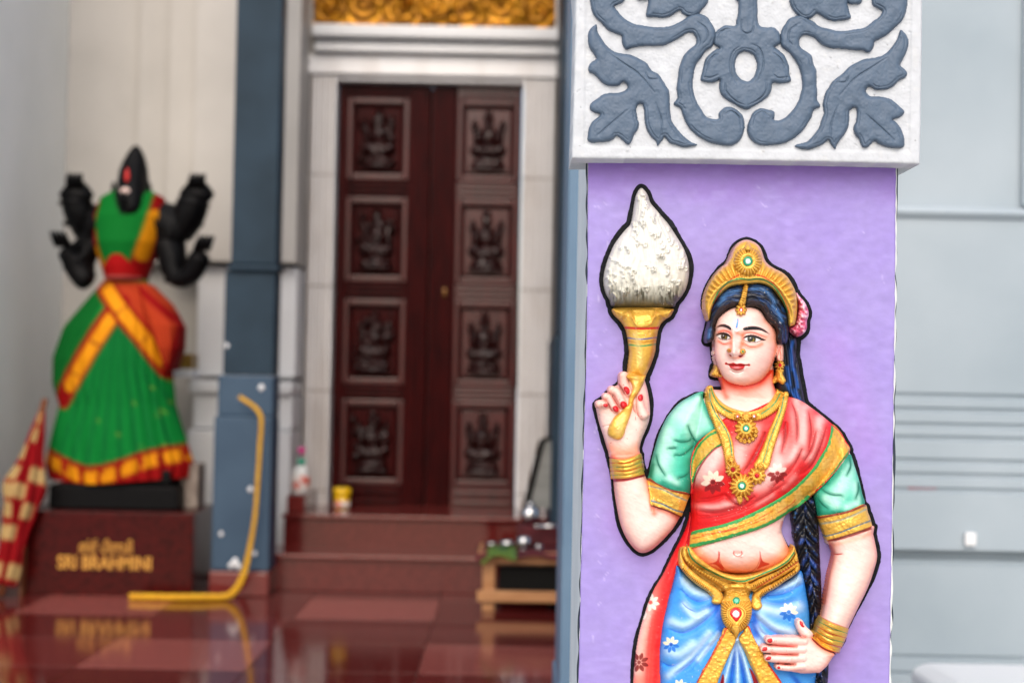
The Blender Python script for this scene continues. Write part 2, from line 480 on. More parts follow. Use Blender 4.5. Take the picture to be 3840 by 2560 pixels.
M_plastic = simple('white_plastic', (236, 238, 240), None, rough=0.3)
M_redcloth = simple('dark_red_cloth', (92, 10, 22), (66, 6, 14), 14, 0.8)
M_greencloth = simple('green_yellow_cloth', (84, 110, 26), (30, 76, 36), 14, 0.8)
M_label = simple('red_and_white_label', (222, 90, 70), (236, 226, 220), 22, 0.35, lo=0.45, hi=0.5)
M_pet = simple('cloudy_plastic', (226, 228, 226), None, rough=0.2)
M_pink = simple('pink_plastic', (226, 60, 150), None, rough=0.35)
M_teal = simple('teal_plastic', (50, 160, 130), None, rough=0.35)
M_yel = simple('yellow_plastic', (244, 196, 20), None, rough=0.35)

tag(MB().box(-150, 150, -120, 200, -0.5, -0.06).build('ground', M_pave), kind='structure')
porch = tag(MB().box(-2.75, 0.75, 3.2, 8.75, -0.05, -0.006).build('porch_floor', M_grout), kind='structure')
tile_me = {}
for j in range(-4, 4):
    for i in range(-2, 4):
        x0 = -1.51+0.6*i; y0 = 5.5+0.6*j
        light = (j == 0 and i % 2 == 0) or (j == 2 and i % 2 == 1) or (j == -2 and i % 2 == 1) or (j == -1 and i == 3)
        key = 'l' if light else ('m' if (i*3+j*5) % 4 == 1 else 'd')
        if key not in tile_me:
            o = MB().box(-0.2985, 0.2985, -0.2985, 0.2985, -0.012, 0, 0.0015).build('floor_tile', {'l': M_gran_l, 'm': M_gran_m, 'd': M_gran_d}[key])
            tile_me[key] = o.data
        else:
            o = bpy.data.objects.new('floor_tile', tile_me[key]); scene.collection.objects.link(o)
        o.parent = porch; o.location = (x0+0.3, y0+0.3, 0)
tag(MB().box(-2.75, 0.57, 8.15, 8.8, 4.1, 4.25).build('porch_ceiling', M_ceil), kind='structure')

# ---- walls
BX = g(640, 400, 7.4)[0]
_w = None
w = thing('porch_back_wall', (-2.0, 8.5, 0), 'cream back wall with stepped pilaster behind the black statue', 'wall')
MB().box(-2.75, BX, 8.5, 8.7, 0, 4.098).build('wall', M_cream, w)
xa = g(325, 400, 8.5)[0]; xb = g(398, 400, 8.4)[0]; xc = g(460, 400, 8.3)[0]
MB().box(xa, BX-0.01, 8.40, 8.498, 1.62, 4.09).build('pilaster_back', M_cream, w)
MB().box(xb, BX-0.01, 8.26, 8.398, 1.62, 4.09).build('pilaster_middle', M_cream, w)
MB().box(xc, BX-0.01, 8.12, 8.258, 1.62, 4.09).build('pilaster_front', M_cream, w)
MB().box(g(452, 740, 8.2)[0], BX-0.01, 8.2, 8.498, 1.02, 1.6, 0.01).build('pilaster_foot', M_white, w)
MB().box(g(432, 880, 8.1)[0], BX-0.01, 8.1, 8.498, 0.93, 1.0, 0.015).build('base_moulding', M_white, w)
MB().box(g(440, 930, 8.1)[0], BX-0.01, 8.13, 8.498, 0.75, 0.926, 0.01).build('base_moulding', M_white, w)
MB().box(g(432, 1000, 8.1)[0], BX-0.01, 8.08, 8.498, 0.0, 0.745, 0.01).build('base_block', M_white, w)
tag(MB().box(-2.75, -2.45, 6.9, 8.495, -0.04, 4.098).build('porch_side_wall', M_sidew), 'pale side wall at the far left edge beside the statue', 'wall')

def column(name, label, secs, yb, mat):
    t = thing(name, ((secs[0][0]+secs[0][1])/2, secs[0][4], 0), label, 'column')
    for (x0, x1, z0, z1, y0, nm, m) in secs:
        MB().box(x0, x1, y0, yb, z0, z1, 0.008).build(nm, m, t)
    return t
def zz(y, Y, yh=862): return 1.03+(yh-y)/3593*Y
X1 = BX
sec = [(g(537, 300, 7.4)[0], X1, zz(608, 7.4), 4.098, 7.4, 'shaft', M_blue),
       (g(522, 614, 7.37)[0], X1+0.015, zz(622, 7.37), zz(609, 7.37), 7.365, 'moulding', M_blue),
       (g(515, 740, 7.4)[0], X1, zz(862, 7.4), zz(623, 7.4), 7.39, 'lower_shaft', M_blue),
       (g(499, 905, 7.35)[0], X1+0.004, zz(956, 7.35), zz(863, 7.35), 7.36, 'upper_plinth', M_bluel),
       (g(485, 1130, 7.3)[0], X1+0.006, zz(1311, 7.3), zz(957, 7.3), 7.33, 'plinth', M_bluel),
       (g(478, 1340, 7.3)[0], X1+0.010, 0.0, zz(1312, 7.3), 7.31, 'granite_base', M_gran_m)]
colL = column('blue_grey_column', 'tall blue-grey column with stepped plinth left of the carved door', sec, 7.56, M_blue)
for (x, y, r) in [(516, 793, .012), (598, 890, .016), (540, 1290, .02), (548, 1300, .014), (530, 1298, .014), (585, 1270, .012), (508, 1225, .012), (575, 1123, .014)]:
    X, Z = g(x, y, 7.33); yy = 7.33 if y > 957 else (7.36 if y > 863 else 7.39)
    MB().lathe((X, yy-0.002, Z), [(r*.3, -r), (r, 0), (r*.3, r)], 8, 1, 0.15).build('paint_splash', M_white, colL, True)
RX = 0.215
column('dark_column', 'dark blue-grey column in shade right of the door', [(RX, 0.6, 1.25, 4.098, 7.4, 'shaft', M_blue), (RX-0.02, 0.6, 0.0, 1.245, 7.35, 'plinth', M_blue)], 8.75, M_blue)
t = thing('grey_blue_post', (0.3, 4.0, 0), 'grey-blue post directly behind the decorated pillar', 'column')
MB().box(0.137, 0.5, 4.0, 4.4, -0.05, 4.098, 0.006).build('shaft', M_blue2, t)
MB().box(0.130, 0.506, 3.993, 4.406, -0.05, 0.25, 0.006).build('foot', M_blue2, t)

# ---- door wall, frame, doors
YD = 8.6
def dx(x): return (x-1176)/3593*YD
def dz(y): return 1.03+(866-y)/3593*YD
JY = 8.5
fr = thing('marble_doorway', (dx(978), JY, 0.32), 'stained white fluted marble surround enclosing the carved red door', 'doorway')
def flute_prof(x0, x1, yf, yb, n=5):
    p = [(x0, yb), (x0, yf)]
    wd = (x1-x0)/(n+0.6)
    for k in range(n):
        a = x0+wd*(k+0.3)
        p += [(a+wd*0.2, yf), (a+wd*0.5, yf+0.036), (a+wd*0.8, yf)]
    p += [(x1, yf), (x1, yb)]
    return p
jl0, jl1 = dx(686), dx(764); jr0, jr1 = dx(1192), dx(1276)
cuts = [dz(1166), dz(1124), dz(898), dz(660), dz(406), dz(178)]
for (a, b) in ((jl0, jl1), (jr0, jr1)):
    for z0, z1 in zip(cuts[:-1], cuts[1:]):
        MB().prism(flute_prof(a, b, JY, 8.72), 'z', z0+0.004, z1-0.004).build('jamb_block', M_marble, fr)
    MB().box(a+0.004, b-0.004, JY+0.02, 8.71, cuts[0], cuts[-1]).build('jamb_core', simple('joint_mortar_flute_shade', (176, 166, 158), (140, 128, 118), 6, 0.8), fr)  # mortar core; its dark tone at flute bottoms stands in for groove shade
MB().box(jl0-0.01, jr1+0.01, JY-0.01, 8.72, dz(176), dz(132), 0.006).build('lintel', M_marble, fr)
MB().box(jl1+0.002, jr0-0.002, JY+0.03, 8.72, dz(188), dz(177.5)).build('lintel_lip', M_marble, fr)
tw = thing('door_wall', (dx(978), 8.55, 2.8), 'cream cornice wall between carved door and gilded panel', 'wall')
MB().box(X1, 0.6, 8.56, 8.78, dz(131), 4.098).build('wall', M_cream, tw)
MB().box(X1+0.02, 0.6, 8.44, 8.558, dz(128), dz(112), 0.004).build('cornice', M_white, tw)
MB().box(X1+0.02, 0.6, 8.47, 8.558, dz(111.5), dz(100), 0.004).build('cornice', M_white, tw)
MB().box(X1+0.01, 0.6, 8.40, 8.558, dz(98), dz(70), 0.01).build('cornice', M_white, tw)
MB().box(X1-0.3, dx(686)-0.012, 8.42, 8.539, 0.36, 4.09).build('side_panel', M_white, tw)
MB().box(X1-0.3, dx(686)-0.010, 8.41, 8.539, 0.0, 0.3595).build('skirting', M_gran_m, tw)
MB().box(dx(662), dx(698), 8.46, 8.558, dz(69), 4.09).build('panel_border', M_white, tw)
MB().box(dx(1262), dx(1300), 8.46, 8.558, dz(69), 4.09).build('panel_border', M_white, tw)
# gilded carved panel: one relief of scrolls, buds and beads
def relief_grid(name, x0, x1, z0, z1, y, hfun, nx, nz, mat, parent, depth=0.04, trim=False):
    X, Z = np.meshgrid(np.linspace(x0, x1, nx), np.linspace(z0, z1, nz))
    Hh = hfun(X, Z)
    V = np.stack([X, y-Hh, Z], -1).reshape(-1, 3)
    idx = np.arange(nx*nz).reshape(nz, nx)
    Q = np.stack([idx[:-1, :-1], idx[:-1, 1:], idx[1:, 1:], idx[1:, :-1]], -1).reshape(-1, 4)
    if trim:                    # keep only the carved figure, the flat panel behind it is its own mesh
        Q = Q[(Hh.ravel()[Q] > 0.001).any(1)]
        return new_mesh_obj(name, V-rootloc(parent), Q, mat, parent)
    ring = np.concatenate([idx[0, :], idx[1:, -1], idx[-1, -2::-1], idx[-2:0, 0]])
    n = len(ring); VB = V[ring].copy(); VB[:, 1] = y+depth
    m = nx*nz+np.arange(n)
    S = np.stack([ring, m, np.roll(m, -1), np.roll(ring, -1)], 1)
    return new_mesh_obj(name, np.vstack([V, VB])-rootloc(parent), np.vstack([Q, S]), mat, parent)
gp = thing('gilded_panel', (dx(980), 8.5, 3.0), 'gilded carved panel of scrolls above the door', 'carving')
gx0, gx1, gz0, gz1 = dx(699), dx(1261), dz(68), 3.5
rg = np.random.default_rng(3)
buds = [(rg.uniform(gx0, gx1), rg.uniform(gz0, gz0+0.4), rg.uniform(.02, .05)) for _ in range(70)]
def gild(X, Z):
    H = np.zeros(X.shape)
    for k in range(7):
        cx = gx0+(gx1-gx0)*(k+0.5)/7; cz = gz0+0.12+0.03*(k % 2)
        r = np.hypot(X-cx, Z-cz); th = np.arctan2(Z-cz, X-cx)*(1 if k < 3.5 else -1)
        H += 0.022*np.exp(-(r/0.11)**4)*np.cos(2*np.pi*(r/0.05)-th)
    for (bx, bz, r) in buds:
        d2 = ((X-bx)**2+(Z-bz)**2)/r**2
        H = np.maximum(H, 0.75*r*np.sqrt(np.maximum(1-d2, 0))) if r < .03 else H+0.5*r*np.exp(-d2*2)
    return H
relief_grid('carving', gx0, gx1, gz0, gz1, 8.53, gild, 220, 76, M_gilt, gp)

dd = thing('double_door', (dx(978), YD, 0.32), 'varnished dark red double door with carved deity panels', 'door')
rows = [(240, 392), (470, 627), (705, 862), (935, 1092)]
def deity(cx, cz, w_, h_, seed, busy):
    r = np.random.default_rng(seed)
    els = [(0, .42, .07, .1), (0, .31, .10, .10), (0, .22, .09, .08), (0, .05, .16, .18), (-.22, .07, .08, .17), (.22, .07, .08, .17),
           (-.27, .22, .06, .1), (.27, .22, .06, .1), (0, -.17, .34, .11), (-.2, -.14, .15, .09), (.2, -.14, .15, .09), (0, -.33, .31, .08), (0, -.41, .36, .05)]
    if busy: els += [(r.uniform(-.38, .38), r.uniform(-.4, .36), r.uniform(.05, .1), r.uniform(.05, .1)) for _ in range(16)]
    def f(X, Z):
        H = np.zeros(X.shape); u = (X-cx)/w_; v = (Z-cz)/h_
        for (a, b, ra, rb) in els:
            H = np.maximum(H, 0.042*np.sqrt(np.maximum(1-((u-a)/ra)**2-((v-b)/rb)**2, 0)))
        H += np.where(H > 0.004, 0.006*vnoise(X*1000, Z*1000, 12, seed), 0)
        return H
    return f
for side in (0, 1):
    lx0, lx1 = (dx(766), dx(981)) if side == 0 else (dx(983), dx(1190))
    px0, px1 = (dx(800), dx(918)) if side == 0 else (dx(1053), dx(1172))
    lz0, lz1 = dz(1164), dz(190)
    WM = M_wood if side == 0 else M_woodg
    leaf = MB().box(lx0+0.002, lx1-0.002, YD+0.045, YD+0.09, lz0, lz1).build('door_leaf', M_wood, dd)
    MB().box(lx0+0.002, px0-0.03, YD, YD+0.044, lz0, lz1, 0.005).build('stile', M_wood, leaf)
    MB().box(px1+0.03, lx1-0.002, YD, YD+0.044, lz0, lz1, 0.005).build('stile', M_wood, leaf)
    # mouldings running down the meeting stile
    mx = (px1+0.03, lx1) if side == 0 else (lx0, px0-0.03)
    for k in range(3):
        a = mx[0]+(mx[1]-mx[0])*(0.18+0.27*k)
        MB().box(a, a+0.016, YD-0.014, YD-0.0005, lz0+0.01, lz1-0.01, 0.005).build('moulding', M_wood, leaf)
    edges = [lz1]+[v for r_ in rows for v in (dz(r_[0])+0.045, dz(r_[1])-0.045)]+[lz0]
    for k in range(0, len(edges), 2):
        z1, z0 = edges[k], edges[k+1]
        MB().box(px0-0.0295, px1+0.0295, YD+0.004, YD+0.044, z0, z1, 0.004).build('rail', WM, leaf)
        nb = 3 if 0 < k < len(edges)-2 else 2
        for q in range(nb):
            zc = z0+(z1-z0)*(q+0.6)/(nb+0.2)
            MB().box(px0-0.01, px1+0.01, YD-0.012, YD+0.0035, zc-0.009, zc+0.009, 0.004).build('rail_moulding', WM, leaf)
    for k, r_ in enumerate(rows):
        z1, z0 = dz(r_[0]), dz(r_[1])
        m = MB()
        m.box(px0-0.029, px0, YD-0.008, YD+0.0445, z0-0.0445, z1+0.0445, 0.006); m.box(px1, px1+0.029, YD-0.008, YD+0.0445, z0-0.0445, z1+0.0445, 0.006)
        m.box(px0, px1, YD-0.007, YD+0.0445, z1+0.012, z1+0.0445, 0.006); m.box(px0, px1, YD-0.007, YD+0.0445, z0-0.0445, z0-0.012, 0.006)
        m.build('panel_frame', M_woodg, leaf)
        MB().box(px0+0.012, px1-0.012, YD+0.02, YD+0.0445, z0, z1, 0.01).build('panel', WM, leaf)
        cx, cz = (px0+px1)/2, (z0+z1)/2
        relief_grid('carved_deity', px0+0.03, px1-0.03, z0+0.02, z1-0.02, YD+0.0195, deity(cx, cz, px1-px0, z1-z0, 10*side+k, side == 0), 56, 72, M_carve, leaf, 0.01, True)
MB().box(dx(768), dx(1188), YD+0.095, YD+0.11, dz(1164), dz(192)).build('backing_board', M_carve, dd)
MB().lathe((dx(1018), YD-0.004, dz(668)), [(.01, -.03), (.017, 0), (.01, .03)], 10, 1, 0.35).build('lock', simple('dull_brass', (120, 84, 40), None, rough=0.45, metal=0.5), dd, True)

# ---- granite steps
st = thing('granite_steps', (-0.4, 7.6, 0), 'polished red granite steps leading up to the carved door', 'steps')
s1x = g(575, 1320, 7.55)[0]; s2x = g(652, 1220, 7.93)[0]
MB().box(s1x, 0.6, 7.55, 8.75, 0, 0.155, 0.004).build('step', M_gran_d, st)
MB().box(s2x, 0.6, 7.93, 8.75, 0.157, 0.315, 0.004).build('step', M_gran_d, st)
MB().box(s1x-0.01, 0.6, 7.53, 7.95, 0.1555, 0.175, 0.004).build('tread_slab', M_gran_m, st)
MB().box(s2x-0.01, 0.6, 7.91, 8.75, 0.3155, 0.335, 0.004).build('tread_slab', M_gran_m, st)
MB().box(s2x, s2x+0.09, 8.02, 8.5, 0.336, 0.42, 0.004).build('curb_block', M_gran_m, st)

# ---- things on the steps
def lathe_thing(name, label, cat, loc, parts, group=None):
    t = thing(name, loc, label, cat, group)
    for (nm, prof, m) in parts: MB().lathe(loc, prof, 20).build(nm, m, t, True)
    return t
bx, bz = g(690, 1163, 8.12)
lathe_thing('spray_bottle', 'small bottle with pink nozzle and red label at the left of the steps', 'bottle', (bx, 8.12, 0.421), [
    ('bottle', [(0.042, 0), (0.046, 0.01), (0.046, 0.05), (0.046, 0.11), (0.04, 0.13), (0.016, 0.15)], M_pet),
    ('label', [(0.0465, 0.022), (0.0472, 0.024), (0.0472, 0.098), (0.0465, 0.1)], M_label),
    ('collar', [(0.02, 0.15), (0.022, 0.152), (0.022, 0.178), (0.012, 0.185)], M_teal),
    ('nozzle', [(0.006, 0.186), (0.006, 0.21), (0.02, 0.216), (0.02, 0.236), (0.008, 0.242)], M_pink)])
bx, bz = g(785, 1155, 8.3)
lathe_thing('plastic_jar', 'small yellow-lidded jar on the top step by the door', 'jar', (bx, 8.3, 0.336), [
    ('jar', [(0.036, 0), (0.042, 0.006), (0.042, 0.06), (0.036, 0.066)], M_yel),
    ('label', [(0.0422, 0.008), (0.0428, 0.010), (0.0428, 0.040), (0.0422, 0.042)], M_label),
    ('lid', [(0.045, 0.0665), (0.047, 0.068), (0.047, 0.105), (0.04, 0.11)], M_yel)])

# ---- low table with offerings
tb = thing('low_table', (0.1, 7.2, 0), 'low pale wooden table in front of the steps', 'table')
tx0, tx1, ty0, ty1 = g(1108, 1330, 7.0)[0], 0.50, 7.0, 7.36
tz = zz(1262, 7.0, 870)
for (a, b) in ((tx0, ty0), (tx1-0.055, ty0), (tx0, ty1-0.055), (tx1-0.055, ty1-0.055)):
    MB().box(a, a+0.055, b, b+0.055, 0, tz-0.03, 0.004).build('leg', M_pine, tb)
MB().box(tx0-0.02, tx1, ty0-0.015, ty1, tz-0.0295, tz, 0.005).build('tabletop', M_pine, tb)
MB().box(tx0+0.0555, tx1-0.0555, ty0+0.003, ty0+0.03, tz-0.055, tz-0.0305).build('apron', M_pine, tb)
MB().box(tx0-0.022, tx1+0.01, ty0-0.022, ty0-0.0005, 0.045, 0.095, 0.004).build('rail', M_pine, tb)
MB().box(tx0+0.0005, tx1-0.0555, ty0+0.05, ty1-0.06, 0.05, 0.065).build('shelf', M_brown, tb)
tag(MB().box(tx0+0.07, tx1-0.07, ty0+0.08, ty1-0.06, 0.0655, 0.19, 0.004).build('storage_box', M_darkmetal), 'black box stored under the low wooden table', 'box')
def cloth_sheet(x0, x1, y0, y1, z, drop, name, mat, label, cat, seed):
    n = 26; X, Y = np.meshgrid(np.linspace(x0, x1, n), np.linspace(y0, y1, n))
    r = np.random.default_rng(seed)
    Z = z+0.004+0.003*vnoise(X*100, Y*100, 4, seed)
    fr_ = np.clip((y0+0.06-Y)/0.06, 0, 1); Z = Z-drop*fr_**1.5*(1+0.3*np.sin(X*40))
    lf = np.clip((x0+0.04-X)/0.04, 0, 1); Z -= drop*0.7*lf
    V = np.stack([X, Y, Z], -1).reshape(-1, 3); idx = np.arange(n*n).reshape(n, n)
    Q = np.stack([idx[:-1, :-1], idx[:-1, 1:], idx[1:, 1:], idx[1:, :-1]], -1).reshape(-1, 4)
    o = new_mesh_obj(name, V, Q, mat); md = o.modifiers.new('thick', 'SOLIDIFY'); md.thickness = 0.003
    return tag(o, label, cat)
cloth_sheet(tx0-0.03, tx1, ty0-0.05, ty1, tz+0.001, 0.02, 'table_cloth', M_redcloth, 'dark red cloth covering the low wooden table', 'cloth', 2)
cloth_sheet(tx0-0.005, tx0+0.15, ty0-0.062, ty0+0.12, tz+0.010, 0.035, 'folded_scarf', M_greencloth, 'green and yellow cloth corner hanging over the table edge', 'cloth', 5)
def bowl(x, y, r, label, h=None):
    h = h or r*0.8
    z = tz+0.010
    return lathe_thing('steel_cup', label, 'cup', (x, y, z), [('cup', [(r*.6, 0), (r*.85, h*.35), (r, h), (r*.92, h), (r*.75, h*.35), (r*.3, h*.12)], M_steel), ('foot', [(r*.62, -0.002), (r*.62, 0.0)], M_steel)], 'steel cups on the low table')
bowl(g(1130, 1215, 7.12)[0], 7.12, .022, 'leftmost small steel cup on the low table')
bowl(g(1165, 1220, 7.08)[0], 7.08, .035, 'wide steel cup left of centre on the low table', .03)
bowl(g(1203, 1220, 7.06)[0], 7.06, .032, 'steel cup right below the round steel pot', .05)
bowl(g(1238, 1225, 7.06)[0], 7.06, .02, 'small steel cup near the post on the low table')
tag(MB().box(g(1188, 1200, 7.2)[0], 0.3, 7.17, 7.33, tz+0.012, tz+0.10, 0.006).build('red_tray_stand', M_redcloth), 'dark red boxed stand under the round steel pot', 'stand')
px_, pz_ = g(1218, 1172, 7.2)
pot = thing('round_pot', (px_, 7.24, tz+0.102), 'shiny round steel pot on the dark red stand', 'pot')
r = .048
MB().lathe((px_, 7.24, tz+0.102), [(r*.45, 0)]+[(r*math.cos(a), r*.92+r*math.sin(a)) for a in np.linspace(-1.1, 1.2, 14)], 24).build('pot', M_steel, pot, True)
MB().lathe((px_, 7.24, tz+0.102+r*1.86), [(r*.4, 0), (r*.45, .006), (r*.1, .016)], 16).build('lid', M_steel, pot, True)
hx, hz = g(1236, 1195, 7.12)
ld = thing('ladle', (hx, 7.12, tz+0.1), 'steel ladle with straight handle beside the round pot', 'ladle')
MB().tube([(hx, 7.12, tz+0.105), (hx+0.05, 7.12, tz+0.105), (hx+0.16, 7.13, tz+0.105)], [.007, .010, .009], 10).build('handle', M_steel, ld, True)
MB().lathe((hx-0.005, 7.12, tz+0.095), [(.004, 0), (.012, .004), (.016, .014), (.013, .014), (.006, .008)], 12).build('scoop', M_steel, ld, True)
# tilted sheet on a dark frame leaning by the door
sp = thing('leaning_panel', (0.15, 7.5, 0.4), 'tilted grey metal panel with dark edge leaning behind the table', 'panel')
a = g(1200, 1165, 7.45); b_ = g(1237, 1012, 7.5); 
MB().prism([(a[0], a[1]), (a[0]+0.03, a[1]), (b_[0]+0.03, b_[1]+.01), (b_[0], b_[1])], 'y', 7.42, 7.5).build('frame_edge', M_darkmetal, sp)
MB().prism([(a[0]+0.0305, a[1]), (a[0]+0.13, a[1]), (b_[0]+0.12, b_[1]+0.015), (b_[0]+0.0305, b_[1]+0.008)], 'y', 7.43, 7.48).build('sheet', M_greypan, sp)
MB().prism([(b_[0], b_[1]+0.001), (b_[0]+0.12, b_[1]+0.016), (b_[0]+0.12, b_[1]+0.045), (b_[0]+0.03, b_[1]+0.02)], 'y', 7.42, 7.5).build('top_cap', M_darkmetal, sp)

# ---- statue pedestal
PX0, PX1 = g(45, 1270, 7.26)[0], g(443, 1270, 7.26)[0]
pd = thing('granite_pedestal', ((PX0+PX1)/2, 7.5, 0), 'dark red granite pedestal lettered in gold under the black statue', 'pedestal')
MB().box(PX0, PX1, 7.26, 7.83, 0, 0.386, 0.004).build('block', M_gran_p, pd)
def text(body, name, x, z, h, parent, ywall, mat, wide=1.0, bold=0.0):
    cu = bpy.data.curves.new(name, 'FONT'); cu.body = body; cu.size = 1; cu.extrude = 0.02; cu.offset = bold; cu.align_x = 'CENTER'
    ob = bpy.data.objects.new(name, cu); scene.collection.objects.link(ob)
    dg = bpy.context.evaluated_depsgraph_get(); me = bpy.data.meshes.new_from_object(ob.evaluated_get(dg))
    bpy.data.objects.remove(ob)
    co = np.array([v.co[:] for v in me.vertices]); 
    if len(co) == 0: return None
    hh = co[:, 1].max()-co[:, 1].min(); s = h/0.72
    L = rootloc(parent)
    for v, c in zip(me.vertices, co): v.co = (x+c[0]*s*wide-L[0], ywall-0.0012-c[2]*0.05-L[1], z+c[1]*s-L[2])
    me.materials.clear(); me.materials.append(mat)
    o = bpy.data.objects.new(name, me); scene.collection.objects.link(o); o.parent = parent
    return o
tx, tzz = g(240, 1306, 7.26)
text('SRI BRAHMINI', 'lettering', tx, tzz, 0.062, pd, 7.26, M_gold_t, 0.82, 0.025)
tx, tzz = g(243, 1268, 7.26)
text('\u0bb8\u0bcd\u0bb0\u0bc0 \u0baa\u0bbf\u0bb0\u0bbe\u0bae\u0bbf', 'lettering', tx, tzz, 0.052, pd, 7.26, M_gold_t, 0.62, 0.012)
tag(MB().box(g(412, 1120, 7.5)[0], g(452, 1120, 7.5)[0], 7.52, 7.7, 0.388, 0.388+0.21, 0.006).build('stone_block', simple('weathered_grey_stone', (150, 138, 128), (96, 80, 70), 9, 0.7)), 'small weathered grey block beside the statue base', 'block')
tag(MB().box(g(400, 830, 8.2)[0], g(455, 830, 8.2)[0], 8.05, 8.2, zz(850, 8.1), zz(816, 8.1), 0.004).build('brass_box', simple('dull_brass_paint', (150, 118, 44), (126, 96, 34), 20, 0.4, metal=0.4)), 'dull gold box on the ledge right of the statue', 'box')
tag(MB().box(g(405, 860, 8.2)[0], g(455, 860, 8.2)[0], 8.02, 8.36, zz(870, 8.1), zz(851, 8.1), 0.003).build('wall_ledge', M_white), 'white ledge under the dull gold box', 'shelf')

# ---- yellow rope lying on the floor and hanging from the column
rp = []
for (x, y, Y) in [(298, 1384, 7.12), (380, 1386, 7.12), (460, 1380, 7.14), (520, 1368, 7.18)]:
    X, Z = g(x, y, Y); rp.append((X, Y, 0.018))
for (x, y, Y) in [(545, 1348, 7.2), (562, 1310, 7.22), (575, 1250, 7.24), (586, 1180, 7.25), (592, 1100, 7.26), (597, 1020, 7.26), (600, 965, 7.27), (592, 942, 7.28), (572, 925, 7.29), (550, 911, 7.31)]:
    X, Z = g(x, y, Y); rp.append((X, Y, max(Z, 0.018)))
rp = np.array(rp)
def cr3(p, n=8):
    q = np.vstack([2*p[0]-p[1], p, 2*p[-1]-p[-2]]); out = []
    for i in range(1, len(q)-2):
        for k in range(n):
            t = k/n; a, b, c, d = q[i-1], q[i], q[i+1], q[i+2]
            out.append(0.5*((2*b)+(-a+c)*t+(2*a-5*b+4*c-d)*t*t+(-a+3*b-3*c+d)*t**3))
    out.append(p[-1]); return np.array(out)
ax = cr3(rp, 22)
rope = thing('yellow_rope', tuple(rp[0]), 'twisted yellow rope lying on the floor and rising to the column', 'rope')
Ls = np.concatenate([[0], np.cumsum(np.linalg.norm(np.diff(ax, axis=0), axis=1))])
for s_ in range(3):
    pts = []; rads = []
    for i, p in enumerate(ax):
        tv = ax[min(i+1, len(ax)-1)]-ax[max(i-1, 0)]; tv = tv/np.linalg.norm(tv)
        n1 = np.cross(tv, [0, 1, 0.3]); n1 /= np.linalg.norm(n1); n2 = np.cross(tv, n1)
        ph = Ls[i]/0.05*2*math.pi/1.5+s_*2*math.pi/3
        k_ = 1.1-0.45*min(max((p[2]-0.02)/0.3, 0), 1); rads.append(0.0072*k_)
        pts.append(p+0.0095*k_*(math.cos(ph)*n1+math.sin(ph)*n2))
    MB().tube(pts, rads, 7).build('strand', M_rope, rope, True)

# ---- folded ceremonial parasol leaning left of the pedestal
ppx, ppz = g(10, 1350, 7.12)
pl = thing('folded_parasol', (ppx, 7.12, 0.0), 'folded red and cream cloth parasol leaning left of the granite pedestal', 'parasol')
A0 = np.array([g(8, 1340, 7.12)[0], 7.12, 0.06]); A1 = np.array([g(92, 940, 7.3)[0], 7.34, zz(940, 7.3, 852)])
axv = (A1-A0); Ln = np.linalg.norm(axv); axv /= Ln
n1 = np.cross(axv, [0, 1, 0]); n1 /= np.linalg.norm(n1); n2 = np.cross(axv, n1)
nt_, nr_ = 48, 60; PT = np.random.default_rng(8).uniform(0, 1, (10, 8))
V = []; Cc = []
for i in range(nt_+1):
    t_ = i/nt_; r0 = 0.095*(1-t_)**0.6*(0.75+0.25*math.sin(min(t_*5, 1.57)))+0.02
    if 0.3 < t_ < 0.62: r0 += 0.03*math.sin((t_-0.3)/0.32*math.pi)
    for k in range(nr_):
        th = 2*math.pi*k/nr_; r = r0*(1+0.26*math.cos(8*th+t_*3)+0.1*math.sin(23*t_+2*th))
        r *= 0.5+0.35*math.exp(-((t_-0.62)/0.16)**2); V.append(A0+axv*Ln*t_+n1*r*math.cos(th)+n2*r*math.sin(th))
        a = int(t_*9)+int(8*th/(2*math.pi)+0.5)
        c = (168, 140, 92) if (PT[int(t_*9) % 10, a % 8] > .55 and (t_*9) % 1 > 0.2) else (128, 8, 16)
        Cc.append(tuple(srgb(c))+(0,))
idx = np.arange((nt_+1)*nr_).reshape(nt_+1, nr_)
Q = np.stack([idx[:-1], np.roll(idx[:-1], -1, 1), np.roll(idx[1:], -1, 1), idx[1:]], -1).reshape(-1, 4)
new_mesh_obj('cloth', np.array(V)-rootloc(pl), Q, FABRIC, pl, np.array(Cc))
MB().tube([A0-axv*0.05, A0+axv*Ln*0.5, A1+axv*0.05], 0.014, 10).build('pole', M_brown, pl, True)
tag(MB().box(g(52, 1270, 7.25)[0], g(60, 1270, 7.25)[0], 7.2, 7.28, 0, 0.40, 0.002).build('wooden_post', M_brown), 'thin brown wooden post between parasol and granite pedestal', 'post')

# ---- right wall with grooves, ledge and moulding
RY = 5.0
def rz(y): return 1.03+(888-y)/3593*RY
rw = thing('grooved_wall', (1.8, RY, 0), 'pale grey wall with horizontal grooves right of the pillar', 'wall')
grooves = [905, 937, 972, 1002, 1054, 1086, 1120]
prof = [(RY+0.3, -0.05), (RY+0.012, -0.05)]
def groove(z, d=0.010, h=0.008): return [(RY, z-h), (RY+d, z-h*0.4), (RY+d, z+h*0.4), (RY, z+h)]
prof += [(RY+0.0, -0.05+0.001)]
for y in (1538, 1500): prof += groove(rz(y), 0.008, 0.006)
prof += [(RY, rz(1292)), (RY+0.02, rz(1290)), (RY+0.02, rz(1282)), (RY+0.045, rz(1280)), (RY+0.045, rz(1258)), (RY-0.012, rz(1256)), (RY-0.012, rz(1252))]
base_y = RY-0.012
for y in grooves[::-1]:
    z = rz(y); prof += [(base_y, z-.010), (base_y+.010, z-.004), (base_y+.010, z+.004), (base_y, z+.010)]
